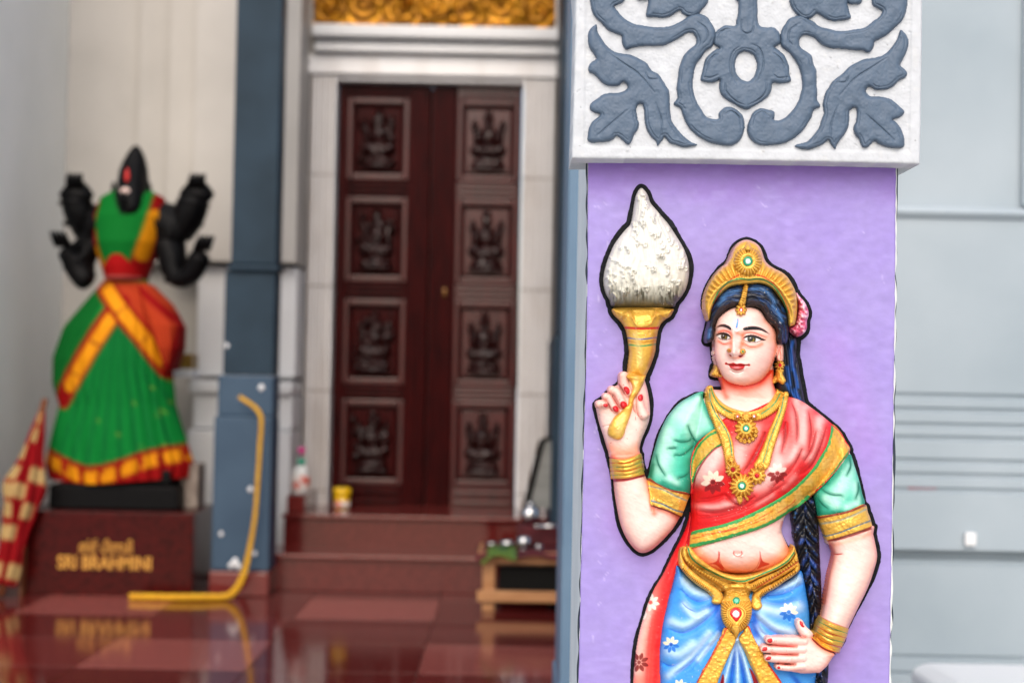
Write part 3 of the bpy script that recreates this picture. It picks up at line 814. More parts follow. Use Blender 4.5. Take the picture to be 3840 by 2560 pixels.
prof += [(base_y, rz(500)), (base_y-.012, rz(494)), (base_y-.02, rz(485)), (base_y-.012, rz(474)), (base_y+.014, rz(470)), (base_y+.014, 4.2), (RY+0.3, 4.2)]
MB().prism(prof, 'x', 0.62, 4.2).build('wall', M_rwall, rw)
MB().box(g(2344, 300, RY)[0]+0.003, 2.1, RY-0.02, RY-0.0005, rz(465), 4.1).build('pilaster', M_rwall, rw)
X, Z = g(2228, 1237, RY-.02)
tag(MB().box(X-0.017, X+0.017, RY-0.03, RY-0.0125, Z-0.02, Z+0.02, 0.003).build('wall_switch', M_plastic), 'small square white switch on the grooved grey wall', 'switch')
Mst = simple('red_powder_stain', (184, 60, 80), (176, 130, 140), 14, 0.7, lo=0.35, hi=0.6)
x0_, z_ = g(2085, 1118, RY); x1_, _ = g(2150, 1118, RY)
MB().box(x0_, x1_, base_y+.006, base_y+.014, z_-.005, z_+.006).build('red_stain', Mst, rw)
# white plastic stool
sx0, szt = g(2165, 1572, 4.1)
so = thing('plastic_stool', (sx0+0.2, 4.25, 0), 'glossy white rounded plastic stool at the lower right corner', 'stool')
m = MB()
n = 10; prof = []
for (cx, cz, a0) in ((sx0+0.06, szt-0.035, math.pi), (sx0+0.36, szt-0.035, math.pi/2)):
    for k in range(n+1):
        a = a0-k/n*math.pi/2; prof.append((cx+0.06*math.cos(a), cz+0.035*math.sin(a)))
prof += [(sx0+0.42, szt-0.1), (sx0, szt-0.1)]
m.prism(prof, 'y', 4.05, 4.42)
bmesh.ops.bevel(m.bm, geom=[e for e in m.bm.edges], offset=0.008, segments=2, affect='EDGES')
m.build('seat', M_plastic, so, False)
for (a, b) in ((0.03, 0.03), (0.36, 0.03), (0.03, 0.31), (0.36, 0.31)):
    MB().box(sx0+a, sx0+a+0.035, 4.05+b, 4.085+b, -0.055, szt-0.0995, 0.004).build('leg', M_plastic, so)

# ================================================================== BLACK STATUE IN A GREEN SARI
SY = 7.56
def sp3(x, y, dy=0.0):
    X, Z = g(x, y, SY+dy); return Vector((X, SY+dy, Z))
sb = sp3(285, 1166)
stt = thing('stone_statue', (sb.x, SY, 0.387), 'black four-armed stone statue dressed in a green and red sari', 'statue')
MB().box(g(118, 1120, 7.4)[0], g(412, 1120, 7.4)[0], 7.36, 7.76, 0.388, 0.50, 0.008).build('stone_base', M_black, stt)
MB().box(g(150, 1080, 7.4)[0], g(392, 1080, 7.4)[0], 7.40, 7.74, 0.502, 0.575, 0.012).build('stone_base_step', M_black, stt)
# body: one skinned surface
J = {}
def jn(k, x, y, dy, r): J[k] = (sp3(x, y, dy), r)
jn('pel', 292, 760, 0, .13); jn('wai', 290, 640, 0, .10); jn('che', 300, 520, 0, .13); jn('nek', 303, 460, 0, .06); jn('hea', 303, 425, -.02, .097); jn('jaw', 298, 468, -.12, .072); jn('chi', 298, 496, -.17, .042); jn('crn', 308, 390, 0, .078); jn('cr2', 312, 355, 0, .045); jn('tip', 313, 332, 0, .015)
jn('lsh', 232, 485, 0, .105); jn('lel', 186, 515, .0, .10); jn('lha', 174, 468, -.04, .095); jn('lto', 176, 436, -.06, .05)
jn('ls2', 226, 530, -.02, .075); jn('le2', 168, 616, -.05, .055); jn('lh2', 150, 566, -.10, .045); 
jn('le3', 208, 655, -.08, .06)
jn('rsh', 372, 485, 0, .09); jn('rel', 425, 515, 0, .105); jn('rha', 444, 470, -.04, .095); jn('rto', 452, 436, -.06, .05)
jn('rs2', 388, 545, -.02, .085); jn('re2', 406, 645, -.05, .07); jn('re3', 440, 632, -.08, .06); jn('rh2', 466, 575, -.12, .055)
jn('kn1', 250, 900, 0, .12); jn('ft1', 215, 1075, 0, .07); jn('kn2', 325, 900, 0, .12); jn('ft2', 350, 1075, 0, .07)
names = list(J); E = [('pel', 'wai'), ('wai', 'che'), ('che', 'nek'), ('nek', 'hea'), ('hea', 'jaw'), ('jaw', 'chi'), ('hea', 'crn'), ('crn', 'cr2'), ('cr2', 'tip'), ('che', 'lsh'), ('lsh', 'lel'), ('lel', 'lha'), ('lha', 'lto'),
     ('lsh', 'ls2'), ('ls2', 'le2'), ('le2', 'lh2'), ('le2', 'le3'), ('che', 'rsh'), ('rsh', 'rel'), ('rel', 'rha'), ('rha', 'rto'), ('rsh', 'rs2'), ('rs2', 're2'), ('re2', 're3'), ('re3', 'rh2'),
     ('pel', 'kn1'), ('kn1', 'ft1'), ('pel', 'kn2'), ('kn2', 'ft2')]
me = bpy.data.meshes.new('stone_body')
me.from_pydata([J[k][0]-Vector(stt.location) for k in names], [(names.index(a), names.index(b)) for a, b in E], [])
ob = bpy.data.objects.new('stone_body', me); scene.collection.objects.link(ob); ob.parent = stt
md = ob.modifiers.new('skin', 'SKIN'); ob.modifiers.new('sub', 'SUBSURF').levels = 2
ob.modifiers['sub'].render_levels = 2
for i, k in enumerate(names):
    sv_ = me.skin_vertices[0].data[i]; sv_.radius = (J[k][1], J[k][1]); sv_.use_root = (k == 'pel')
me.materials.append(M_black)
# tilak mark, nose and ears on the face
fz = sp3(293, 425, -.12)
MB().lathe((fz.x, SY-.135, fz.z+.01), [(.003, 0), (.012, .02), (.009, .05), (.002, .07)], 10, 1, .4).build('tilak_mark', simple('vermilion', (190, 24, 20), None, rough=0.6), stt, True)
MB().lathe((fz.x, SY-.165, fz.z-.035), [(.004, -.016), (.022, -.004), (.024, .008), (.004, .018)], 12, 1, .3).build('sandal_paste_mark', simple('sandal_paste', (224, 196, 186), None, rough=0.7), stt, True)
for s_ in (-1, 1): MB().lathe((sp3(303, 430).x+s_*.086, SY-.01, sp3(303, 440).z), [(.008, -.045), (.02, -.02), (.018, .03), (.006, .045)], 10, .6, 1).build('ear', M_black, stt, True)
MB().lathe((fz.x+.003, SY-.195, fz.z-.085), [(.004, -.02), (.017, -.012), (.012, .02), (.004, .05)], 10).build('nose', M_black, stt, True)
for (x, y) in ((176, 436), (452, 434)):
    p = sp3(x, y, -.06); MB().lathe((p.x, p.y, p.z-.02), [(.02, -.07), (.075, -.03), (.085, .0), (.06, .035), (.02, .075)], 14, 1, .6).build('held_emblem', M_black, stt, True)

# fingers of the four hands and ring bands on the arms
for hk, base_k in (('lto', 'lha'), ('rto', 'rha'), ('lh2', 'le2'), ('rh2', 're3')):
    a_ = J[hk][0]; dv = (J[hk][0]-J[base_k][0]).normalized()
    for q in range(4):
        s0 = a_+Vector(((q-1.5)*.02, -.03, 0)); MB().tube([s0, s0+dv*.04+Vector((0, -.02, 0)), s0+dv*.075+Vector((0, -.015, 0))], [.013, .012, .007], 8).build('finger', M_black, stt, True)
for hk in ('lel', 'rel', 'le2', 're2', 'lha', 'rha'):
    p = J[hk][0]; r = J[hk][1]*0.8
    MB().lathe((p.x, p.y, p.z-.012), [(r*.9, 0), (r*1.08, .006), (r*1.08, .018), (r*.9, .024)], 18).build('arm_ring', M_black, stt, True)

# cloth: lofted shells, painted in photo coordinates of the statue's front
class Shell:
    def __init__(s, rows, n, pleat=0, amp=0, back=True):
        # rows: (y, xl, xr, depth) in 2352-wide readings
        V = []; PXY = []
        rr = np.array(rows, float); yy = np.linspace(rr[0, 0], rr[-1, 0], 90)
        for y in yy:
            xl = np.interp(y, rr[:, 0], rr[:, 1]); xr = np.interp(y, rr[:, 0], rr[:, 2]); d = np.interp(y, rr[:, 0], rr[:, 3])
            am = amp*np.clip((y-rr[0, 0])/(rr[-1, 0]-rr[0, 0])*1.3, 0, 1)
            for k in range(n):
                th = 2*math.pi*k/n
                f = 1+am*math.cos(pleat*th+0.6*math.sin(3*th))
                x = (xl+xr)/2-(xr-xl)/2*math.cos(th)*f
                X, Z = g(x, y, SY); V.append((X, SY-d*math.sin(th)*f, Z)); PXY.append((x, y))
        s.V = np.array(V); s.P = np.array(PXY); s.n = n; s.m = 90
        s.col = np.zeros((len(V), 4)); s.d = None
    def mix(s, m, c, metal=None):
        cc = srgb(c); m = np.clip(m, 0, 1)[:, None]; s.col[:, :3] = s.col[:, :3]*(1-m)+cc*m
        if metal is not None: s.col[:, 3] = s.col[:, 3]*(1-m[:, 0])+metal*m[:, 0]
    def stroke(s, pts, w, c, soft=3, metal=0.0):
        D, T = polydist(s.P[:, 0], s.P[:, 1], np.array(pts, float), False); s.mix(1-sstep(w/2-soft, w/2+soft, D), c, metal); return D, T
    def fill(s, pts, c, soft=3, metal=0.0): s.mix(sstep(-soft, soft, polydist(s.P[:, 0], s.P[:, 1], np.array(pts, float), True)), c, metal)
    def build(s, name, parent, mat):
        idx = np.arange(s.n*s.m).reshape(s.m, s.n)
        Q = np.stack([idx[:-1], np.roll(idx[:-1], -1, 1), np.roll(idx[1:], -1, 1), idx[1:]], -1).reshape(-1, 4)
        return new_mesh_obj(name, s.V-rootloc(parent), Q, mat, parent, s.col)
GREEN, RED_, GLD = (4, 112, 44), (136, 8, 10), (214, 140, 16)
sk = Shell([(640, 244, 338, .10), (690, 200, 360, .14), (750, 150, 382, .18), (820, 126, 392, .20), (880, 126, 396, .20), (930, 142, 400, .20), (1000, 126, 420, .22), (1062, 112, 440, .23), (1095, 120, 436, .23)], 160, 30, .035)
# the hem dips at the middle, so move the lowest rows
dip = np.clip((sk.P[:, 1]-1000)/95, 0, 1)*np.clip(1-np.abs(sk.P[:, 0]-240)/150, 0, 1)*-0.02
sk.V[:, 2] += dip
sk.mix(np.ones(len(sk.V)), GREEN)
sk.fill([(210, 640), (260, 680), (150, 930), (120, 900), (130, 760)], (3, 88, 30))
for k in range(9): sk.stroke([(282+2*k, 700), (150+38*k, 1060)], 5, (2, 84, 40), 5)
sk.fill([(258, 650), (350, 650), (424, 745), (412, 830), (392, 858), (250, 690)], (170, 56, 26))
D, T = sk.stroke([(292, 700), (248, 770), (202, 848), (160, 915)], 46, RED_); D, T = sk.stroke([(290, 712), (248, 778), (206, 846), (182, 886)], 28, GLD, 3, .3)
sk.mix((np.abs(np.sin(T*8)) < .12)*(D < 13), (150, 80, 20))
D, T = sk.stroke([(250, 655), (292, 712), (345, 775), (395, 848)], 46, RED_); D, T = sk.stroke([(256, 660), (296, 715), (348, 780), (388, 835)], 28, GLD, 3, .3)
sk.mix((np.abs(np.sin(T*9.4)) < .12)*(D < 14), (150, 80, 20))
hem = 1032+14*np.cos((sk.P[:, 0]-250)/60)+np.clip(1-np.abs(sk.P[:, 0]-230)/120, 0, 1)*14
sk.mix(sstep(-2, 2, sk.P[:, 1]-hem), RED_)
blk = (np.abs(((sk.P[:, 0]/43) % 1)-0.5) < 0.36)*sstep(8, 14, sk.P[:, 1]-hem)*(1-sstep(36, 42, sk.P[:, 1]-hem))
sk.mix(blk, GLD, .3)
rr_ = np.random.default_rng(4)
for k in range(11):
    x, y = rr_.uniform(220, 400), rr_.uniform(860, 1030); sk.mix(np.exp(-((sk.P[:, 0]-x)**2+(sk.P[:, 1]-y)**2)/9), (110, 150, 50))
sk.build('green_skirt', stt, FABRIC)
# side fan of pleats on the right hip
fan = Shell([(655, 318, 352, .10), (700, 325, 398, .14), (750, 345, 424, .17), (800, 368, 420, .17), (850, 388, 402, .14)], 60, 12, .05)
fan.mix(np.ones(len(fan.V)), (170, 56, 26)); fan.stroke([(325, 660), (424, 745), (410, 830), (395, 855)], 16, RED_); fan.stroke([(330, 690), (395, 850)], 12, RED_)
fan.build('hip_fan', stt, FABRIC)
top = Shell([(440, 258, 352, .08), (455, 232, 378, .13), (500, 214, 388, .17), (560, 216, 374, .18), (610, 234, 350, .15), (645, 244, 338, .12)], 90, 0, 0)
top.mix(np.ones(len(top.V)), (6, 104, 36))
top.fill([(272, 440), (340, 440), (325, 480), (300, 505), (285, 480)], (20, 21, 24), 2)
top.stroke([(225, 470), (218, 520), (232, 590), (255, 650)], 26, RED_); top.stroke([(232, 575), (250, 620), (262, 650)], 12, GLD, 3, .3)
top.stroke([(384, 455), (372, 530), (345, 590), (320, 650)], 44, RED_); top.stroke([(368, 500), (350, 560), (338, 590)], 26, GLD, 4, .3)
top.build('bodice', stt, FABRIC)
sash = Shell([(578, 258, 322, .14), (590, 246, 332, .165), (615, 240, 338, .168), (640, 244, 338, .16), (648, 250, 332, .13)], 60)
sash.mix(np.ones(len(sash.V)), (150, 10, 12)); sash.stroke([(240, 640), (340, 642)], 7, (176, 90, 84), 2)
sash.build('waist_sash', stt, FABRIC)
# ================================================================== PILLAR
pc = at(2770, 1400, PY)
pil = thing('decorated_pillar', (float(pc[0]), PY, 0), 'square purple and white pillar with grey scrollwork capital, carrying the relief of a woman', 'pillar')
def edge_poly(l, r, yt_l, yt_r, yb, na=0, nb=0, seed=0, step=40):
    """panel outline with a hand-cut edge; l, r are (y, x) lists"""
    ys = np.arange(yb, yt_l, -step); rg_ = np.random.default_rng(seed)
    left = [(np.interp(y, [v[0] for v in l], [v[1] for v in l])-abs(na)*rg_.uniform(0.1, 1.0)*(1 if na else 0), y) for y in ys]
    right = [(np.interp(y, [v[0] for v in r], [v[1] for v in r])+abs(nb)*rg_.uniform(0.1, 1.0)*(1 if nb else 0), y) for y in ys[::-1]]
    return np.array(left+[(left[-1][0], yt_l)]+[(right[0][0], yt_r)]+right)
EL = [(620, 2206), (900, 2206), (1300, 2201), (1700, 2190), (2100, 2181), (2560, 2171), (4060, 2140)]
ER = [(620, 3358), (900, 3356), (1300, 3352), (1700, 3346), (2100, 3341), (2560, 3334), (4060, 3304)]
P = Patch([edge_poly(EL, ER, 570, 590, 4052, 2, 3, 1, 24)], step=7, color=(156, 142, 206), sharp=True)
P.H = 1.2*vnoise(P.X, P.Y, 60, 3)+0.8*vnoise(P.X, P.Y, 21, 8)
P.mix(0.45*(0.5+0.5*vnoise(P.X, P.Y, 220, 4))+0.2*vnoise(P.X, P.Y, 60, 5), (150, 132, 206))
P.mix(0.5*(1-sstep(0, 190, P.Y-615-30*vnoise(P.X, P.Y, 90, 6))), (142, 88, 192))          # mauve airbrush along the top, with the capital's soft shade painted in
for pts in ('2500 1450 2420 1600 2330 1750', '2560 1400 2640 1300 2600 1180', '3130 1300 3200 1500 3260 1700', '2400 2050 2330 1950', '3200 2350 3120 2480'):
    P.air(c0(pts), 70, (168, 132, 212), .45)
P.mix(0.3*sstep(0.2, 0.8, vnoise(P.X*0.6, P.Y*1.4, 24, 9))*sstep(-.2, 0.6, vnoise(P.X, P.Y, 140, 2)), (172, 160, 224))
for k in range(46):
    c = np.array([2215+abs(RNG.normal(0, 45)) if k % 2 else RNG.uniform(2230, 3330), RNG.uniform(640, 2560)]); d = RNG.uniform(10, 46); t_ = RNG.uniform(-1.2, 1.2)
    P.stroke(np.array([c, c+d*np.array([math.sin(t_)*.6+.1, math.cos(t_)*.6]), c+d*np.array([math.sin(t_+.3), math.cos(t_+.3)])]), RNG.uniform(2, 4), (205, 196, 238), .5, 2.5, True)
build(P, 'purple_panel', PANELP, pil, -36, compose=False)
P = Patch([edge_poly(EL, ER, 572, 592, 4050, 9, 13, 5, 62)], step=7, color=(52, 62, 72))
P.H[:] = -9; build(P, 'dark_edge_line', PLASTER, pil, -40, compose=False)
P = Patch([edge_poly(EL, ER, 574, 594, 4050, 3, 10, 9, 45)], step=7, color=(224, 228, 226))
P.H[:] = -5+1.5*vnoise(P.X, P.Y, 20, 2); build(P, 'plaster_edge', PLASTER, pil, -40, compose=False)
M_side = simple('pale_blue_plaster', (226, 235, 238), (212, 222, 226), 7, 0.65, bump=0.5, bscale=26)
sx0_, sx1_ = float(at(2203, 1280, PY)[0]), float(at(3350, 1280, PY)[0])
rl = math.tan(ROLL)
MB().box(sx0_, sx1_, PY+0.0145, PY+0.43, -0.055, 3.2).build('shaft', M_side, pil)
# capital block
cap_o = c1('55 -420 80 -200 98 0 96 200 88 500 80 800 73 1000 400 1002 800 1006 1200 1013 1700 1022 2267 1036 2272 800 2276 500 2280 200 2281 0 2284 -200 2288 -420')
P = Patch([cap_o], step=3.2, color=(200, 205, 211), sharp=True)
HC = 118
P.H = HC-9*(1-pillow(P.sd, 12))+1.3*vnoise(P.X, P.Y, 30, 3)+0.5*vnoise(P.X, P.Y, 7, 4)+1.0*np.maximum(vnoise(P.X, P.Y, 11, 9)-.3, 0)
fl = c1('150 -420 150 200 140 925 500 945 1175 955 2215 970 2225 0 2225 -420')
ins = sstep(0, 14, P.sdf(fl, 60))
P.H -= 5*ins; P.H += ins*0.8*vnoise(P.X, P.Y, 6, 12)
P.mix(0.25*sstep(0.5, 0.8, vnoise(P.X, P.Y, 26, 14)), (214, 216, 216))
for k in range(34):
    c = np.array([RNG.uniform(2150, 3450), RNG.uniform(0, 590)]); d = RNG.uniform(8, 30); t_ = RNG.uniform(0, 6.3)
    q_ = np.array([c, c+d*.5*np.array([math.cos(t_), math.sin(t_)])+RNG.normal(0, 3, 2), c+d*np.array([math.cos(t_), math.sin(t_)])]); P.ridge(q_, 2.2, -4 if k % 2 else 4, True)
    if k % 4 == 0: P.stroke(q_, 2, (190, 190, 188), .5, 1.5, True)
for k in range(14): P.disc((RNG.uniform(2150, 3450), RNG.uniform(20, 585)), RNG.uniform(1.5, 3), (110, 112, 114), .7)
cap = build(P, 'capital', PLASTER, pil, -190, compose=False)
HB = HC-5
GREY = (82, 100, 121)
def ornament(name, pts, seed, hole=None, extra=()):
    pts = np.asarray(pts)+np.random.default_rng(seed).normal(0, 1.6, np.shape(pts))*(np.asarray(pts)[:, 1:2] > -50)
    P = Patch([pts], step=2.4, color=GREY, n=3)
    if hole is not None:
        P.sd = np.minimum(P.sd, -P.sdf(hole, 60))
    P.sd = P.sd+0.7*vnoise(P.X, P.Y, 10, seed)
    d = P.sd
    P.H = HB-4+25*pillow(d, 15)+2.2*vnoise(P.X, P.Y, 30, seed)+0.8*vnoise(P.X, P.Y, 8, seed+1)
    gm = sstep(-0.05, 0.3, vnoise(P.X, P.Y, 55, seed+3))
    P.H -= 3.5*gm*np.exp(-((d-13)/2.2)**2)
    P.H += 2*pillow(d-14, 30)
    for e in extra: P.ridge(e, 2.6, -6, True)
    P.mix(0.35*(0.5+0.5*vnoise(P.X, P.Y, 40, seed+5)), (92, 110, 131)); P.mix(0.35*np.exp(-((d-13)/2.5)**2)*gm, (66, 84, 105))
    return build(P, name, SCROLLP, cap, HB-10, compose=False)
AX = c1('1178 600')[0]; RO = math.radians(1.0)
def mirror(p):
    q = np.asarray(p)-AX; c, s = math.cos(-RO), math.sin(-RO)
    q = np.stack([q[:, 0]*c-q[:, 1]*s, q[:, 0]*s+q[:, 1]*c], 1); q[:, 0] *= -1; q = q[::-1]
    c, s = math.cos(RO), math.sin(RO)
    return np.stack([q[:, 0]*c-q[:, 1]*s, q[:, 0]*s+q[:, 1]*c], 1)+AX
leaf_l = c1('230 152 245 200 262 245 300 295 345 325 400 338 450 350 500 370 545 400 578 440 618 466 645 500 670 540 688 575 695 640 693 700 705 750 720 790 750 830 790 870 830 895 868 910 830 924 780 928 730 915 690 895 656 868 642 890 613 922 605 895 575 860 545 810 530 750 528 690 520 663 505 657 488 664 482 700 490 750 500 780 490 820 465 845 450 890 430 908 405 895 366 858 335 880 300 893 250 897 200 897 178 884 175 850 185 815 205 770 235 735 250 722 215 710 190 690 185 665 205 645 240 620 270 597 310 583 360 583 402 580 422 565 427 545 418 527 400 522 370 540 330 543 290 535 255 510 220 475 190 460 175 435 190 400 224 374 205 340 185 290 173 240 182 200 205 165')
scr_l = c1('170 -420 180 -200 186 -40 190 20 203 70 227 110 262 150 302 185 350 215 388 230 390 268 415 313 450 301 520 293 600 292 660 285 720 260 760 230 800 213 838 213 855 235 858 265 845 290 810 315 780 345 765 390 750 440 742 500 738 560 738 618 714 655 758 682 768 720 800 790 850 845 920 890 1000 912 1060 917 1110 905 1145 875 1162 830 1165 790 1155 740 1130 705 1090 683 1045 680 1010 697 998 722 1000 746 985 755 960 750 930 735 900 705 865 650 845 590 838 530 845 460 860 410 885 365 920 320 962 290 982 240 975 190 955 145 925 110 880 88 838 90 805 105 770 128 740 145 680 165 600 172 520 165 450 145 400 110 365 75 345 42 375 28 405 2 415 -40 410 -200 400 -420')
top_l = c1('620 -420 560 -100 560 5 545 60 545 96 600 111 650 113 700 96 754 69 770 82 792 104 830 110 870 93 898 65 922 35 932 0 925 -60 880 -420')
knob_l = c1('430 -100 470 -30 492 0 556 4 575 -40 540 -120')
ex_l = [c1('300 330 400 400 500 470 600 590'), c1('230 860 320 780 430 690'), c1('640 860 640 760 600 640'), c1('540 455 560 495 620 500')]
ex_s = [c1('860 135 920 180 930 240 900 280'), c1('1030 730 1080 700 1130 740 1140 800')]
ornament('scroll_leaf', leaf_l, 21, None, ex_l); ornament('scroll_leaf', mirror(leaf_l), 31, None, [mirror(e) for e in ex_l])
ornament('scroll_band', scr_l, 41, None, ex_s); ornament('scroll_band', mirror(scr_l), 51, None, [mirror(e) for e in ex_s])
ornament('bud_leaf', top_l, 61); ornament('bud_leaf', mirror(top_l), 71)
ornament('scroll_knob', knob_l, 62); ornament('scroll_knob', mirror(knob_l), 72)
flo = c1('1105 -420 1105 -40 1118 10 1118 80 1110 130 1100 160 1040 165 1005 180 978 205 968 250 972 288 1002 304 985 310 945 335 915 380 900 430 890 480 888 514 940 521 985 512 1003 503 1003 550 1015 590 1050 630 1100 660 1150 685 1175 694 1200 685 1250 658 1300 620 1328 575 1336 520 1390 526 1451 511 1448 470 1440 410 1412 350 1380 318 1354 300 1395 272 1392 225 1375 195 1350 175 1300 168 1260 165 1245 130 1240 60 1244 0 1250 -40 1250 -420')
hole = smooth(c1('1172 327 1215 345 1237 390 1238 430 1222 480 1195 508 1165 510 1130 490 1108 450 1105 400 1120 350 1145 330'), True, 4)
ornament('centre_flower', flo, 81, hole, [c1('985 225 1010 200 1060 182'), c1('1140 290 1090 330 1070 410 1085 480 1120 530'), c1('1200 275 1260 310 1282 400 1260 480 1220 530'),
         c1('1040 520 1050 580 1110 640 1172 665'), c1('1300 500 1300 570 1250 630 1180 665'), c1('920 420 960 360 1000 340'), c1('1420 430 1390 370 1340 330'), c1('1140 120 1145 190 1180 212 1215 190 1222 120'), c1('900 485 950 490 1000 470'), c1('1345 470 1380 492 1445 485')])

# ================================================================== RELIEF OF THE WOMAN
fc = at(2860, 1800, PY)
fig = thing('woman_relief', (float(fc[0]), PY, float(fc[2])), 'painted relief of a woman in red sari, blue skirt and gold crown', 'sculpture')
GOLD = (236, 186, 80); GOLDL = (250, 224, 146); DGOLD = (182, 120, 36)
PEACH = (250, 150, 105); CRIM = (196, 22, 24); GRN = (24, 150, 92); SKIN = (250, 211, 202); BLK = (18, 20, 26)

# ---- outlines
face = c3('620 720 560 742 500 785 458 830 440 880 431 930 428 1000 426 1060 427 1120 433 1180 450 1240 475 1300 505 1352 545 1392 595 1416 650 1430 715 1435 780 1422 840 1395 890 1350 930 1300 960 1240 980 1180 993 1120 1002 1060 1000 980 985 930 955 880 910 840 880 790 845 750 790 725 700 715')
ear = c3('1000 1050 1040 1050 1062 1080 1062 1150 1058 1215 1020 1230 990 1200 985 1120')
neck = c3('480 1330 488 1400 505 1470 480 1568 480 1640 1010 1640 1010 1540 985 1470 965 1400 968 1290 930 1250 700 1300')
torso = c4('1000 230 940 280 900 330 870 420 850 560 832 700 826 850 830 1000 835 1150 815 1300 790 1420 760 1500 745 1568 745 1640 1000 1660 1250 1670 1500 1640 1605 1560 1590 1490 1560 1420 1530 1350 1535 1290 1570 1200 1700 1060 1830 960 1930 830 2000 700 1960 580 1880 480 1780 395 1660 325 1560 280')
larm_u = c4('890 270 800 305 735 345 675 410 632 470 596 545 566 630 535 730 512 820 497 920 490 1000 505 1080 530 1140 640 1200 720 1225 770 1160 795 1060 818 950 825 800 840 680 880 560 920 420')
larm_f = c4('190 740 200 860 212 950 222 1050 240 1160 265 1280 300 1370 345 1445 395 1495 440 1510 500 1492 560 1445 620 1385 680 1315 730 1230 780 1120 700 1060 600 1030 520 1040 500 1000 470 930 448 880 430 800 415 720 300 715')
lhand = c4('75 350 80 400 92 460 112 530 135 600 155 670 172 720 190 770 300 790 412 760 414 690 432 620 462 550 488 480 497 400 490 310 476 230 452 150 440 130 330 100 285 118 262 150 256 180 200 228 165 262 140 298 108 325')
rarm_u = c4('1990 640 2060 720 2098 830 2135 950 2160 1050 2178 1140 2215 1240 2228 1320 2250 1400 2190 1440 1905 1450 1870 1370 1840 1290 1822 1220 1806 1150 1790 1060 1830 960 1900 860')
rarm_f = c5('1770 200 2086 130 2106 200 2122 270 2135 345 2130 400 2110 470 2080 560 2040 650 1990 750 1952 830 1920 900 1900 980 1850 1062 1815 1080 1750 1040 1680 960 1690 880 1722 800 1742 700 1755 620 1770 520 1790 430 1808 350 1800 310 1780 255')
rhand = cd('1225 520 1300 640 1400 760 1560 860 1730 960 1690 1030 1640 1110 1580 1200 1500 1280 1420 1345 1360 1352 1200 1360 1050 1362 950 1345 830 1320 800 1250 830 1000 640 1200 560 1130 440 1070 400 960 390 860 420 750 520 665 700 660 860 655 980 640 1080 600 1150 540 1200 500')
capsL = [(ch('425 105 425 190 455 260 485 325'), 17.5, 14.5), (ch('270 290 330 320 385 420 425 500'), 15.5, 14), (ch('190 380 225 400 280 500 322 558'), 14, 12), (ch('95 480 130 470 165 490 190 500'), 13.5, 9.5), (ch('690 620 660 560 640 470 640 385'), 19, 13)]
capsR = [(cd('1100 690 800 685 550 672 355 668'), 18, 13.5), (cd('1080 860 700 860 450 855 250 848'), 18, 13.5), (cd('1080 1040 750 1060 500 1055 335 1040'), 18, 13), (cd('1080 1215 850 1245 700 1243 550 1230'), 14.5, 10.5), (cd('1170 560 1090 470 1030 380 1005 305'), 20, 14)]
parts_b = [face, ear, neck, torso, larm_u, larm_f, lhand, rarm_u, rarm_f, rhand]
B = Patch(parts_b, step=2.0, color=SKIN, caps=capsL+capsR, n=3)
dF, dE, dN, dT, dLU, dLF, dLH, dRU, dRF, dRH = B.sds
H = np.zeros(B.X.shape)
def lay(d, b, h, w): 
    global H
    H = np.maximum(H, np.where(d > -2.2, b+h*pillow(np.maximum(d, 0), w), 0))
lay(dN, 50, 45, 90); lay(dT, 36, 96, 150); lay(dLU, 30, 86, 90); lay(dRU, 34, 84, 95); lay(dLF, 30, 72, 62); lay(dE, 70, 26, 14)
# right forearm comes forward over the skirt
ff = sstep(2050, 2360, B.Y)
H = np.maximum(H, np.where(dRF > -1.2, 36+30*ff+(74+14*ff)*pillow(np.maximum(dRF, 0), 64), 0))
lay(dLH, 34, 52, 42)
H = boxblur(H, 2.5, 2)*(B.sd > -4)+0
lay(dRH, 128, 36, 36)
# head
hd = np.where(dF > -1.2, 92+80*pillow(np.maximum(dF, 0), 105), 0)
fx = c3('600 1060')[0]
hd = hd-0.10*np.abs(B.X-fx[0])*(dF > 0)
H = np.maximum(H, hd)
H = np.where(dF > 0, boxblur(H, 2, 1), H)
for (d, r), i in zip(B.capd, range(10)):
    zb = (62 + (4 if i == 0 else 0)) if i < 5 else 150
    if i < 5: zb = 88
    if i == 4: zb = 86
    if i == 9: zb = 136
    h = zb+np.sqrt(np.maximum(r*r-(r-np.clip(d, 0, r))**2, 0))*1.35
    H = np.maximum(H, np.where(d > -3, h, 0))
B.H = H
f3 = lambda x, y: c3(f'{x} {y}')[0]
# face modelling
B.bump(f3(520, 1000), 26, 12, -7); B.bump(f3(775, 1015), 34, 14, -7); B.bump(f3(520, 998), 20, 9, 8); B.bump(f3(775, 1018), 26, 11, 8)
B.ridge(c3('604 930 600 1000 602 1080 606 1150'), 13, 13); B.bump(f3(608, 1142), 17, 19, 26); B.bump(f3(612, 1110), 12, 26, 8)
B.bump(f3(566, 1140), 9, 9, 10); B.bump(f3(668, 1140), 11, 10, 12); B.bump(f3(582, 1165), 5, 4, -8); B.bump(f3(665, 1172), 7, 4.5, -9)
B.bump(f3(636, 1236), 30, 5.5, 8); B.bump(f3(638, 1276), 25, 9, 12); B.ridge(c3('535 1240 590 1252 640 1254 700 1254 748 1250'), 2.4, -6); B.ridge(c3('575 1296 610 1312 645 1316 690 1304'), 3.5, -6)
B.bump(f3(642, 1370), 32, 16, 9); B.bump(f3(840, 1160), 42, 46, 7); B.bump(f3(490, 1170), 22, 36, 5); B.ridge(c3('690 925 760 905 850 920 920 960'), 8, 5); B.ridge(c3('450 915 510 895 575 915'), 7, 4)
B.ridge(c3('690 1010 720 985 770 972 830 985 868 1015'), 2.6, 4); B.ridge(c3('455 985 490 962 530 965 584 1000'), 2.4, 4)
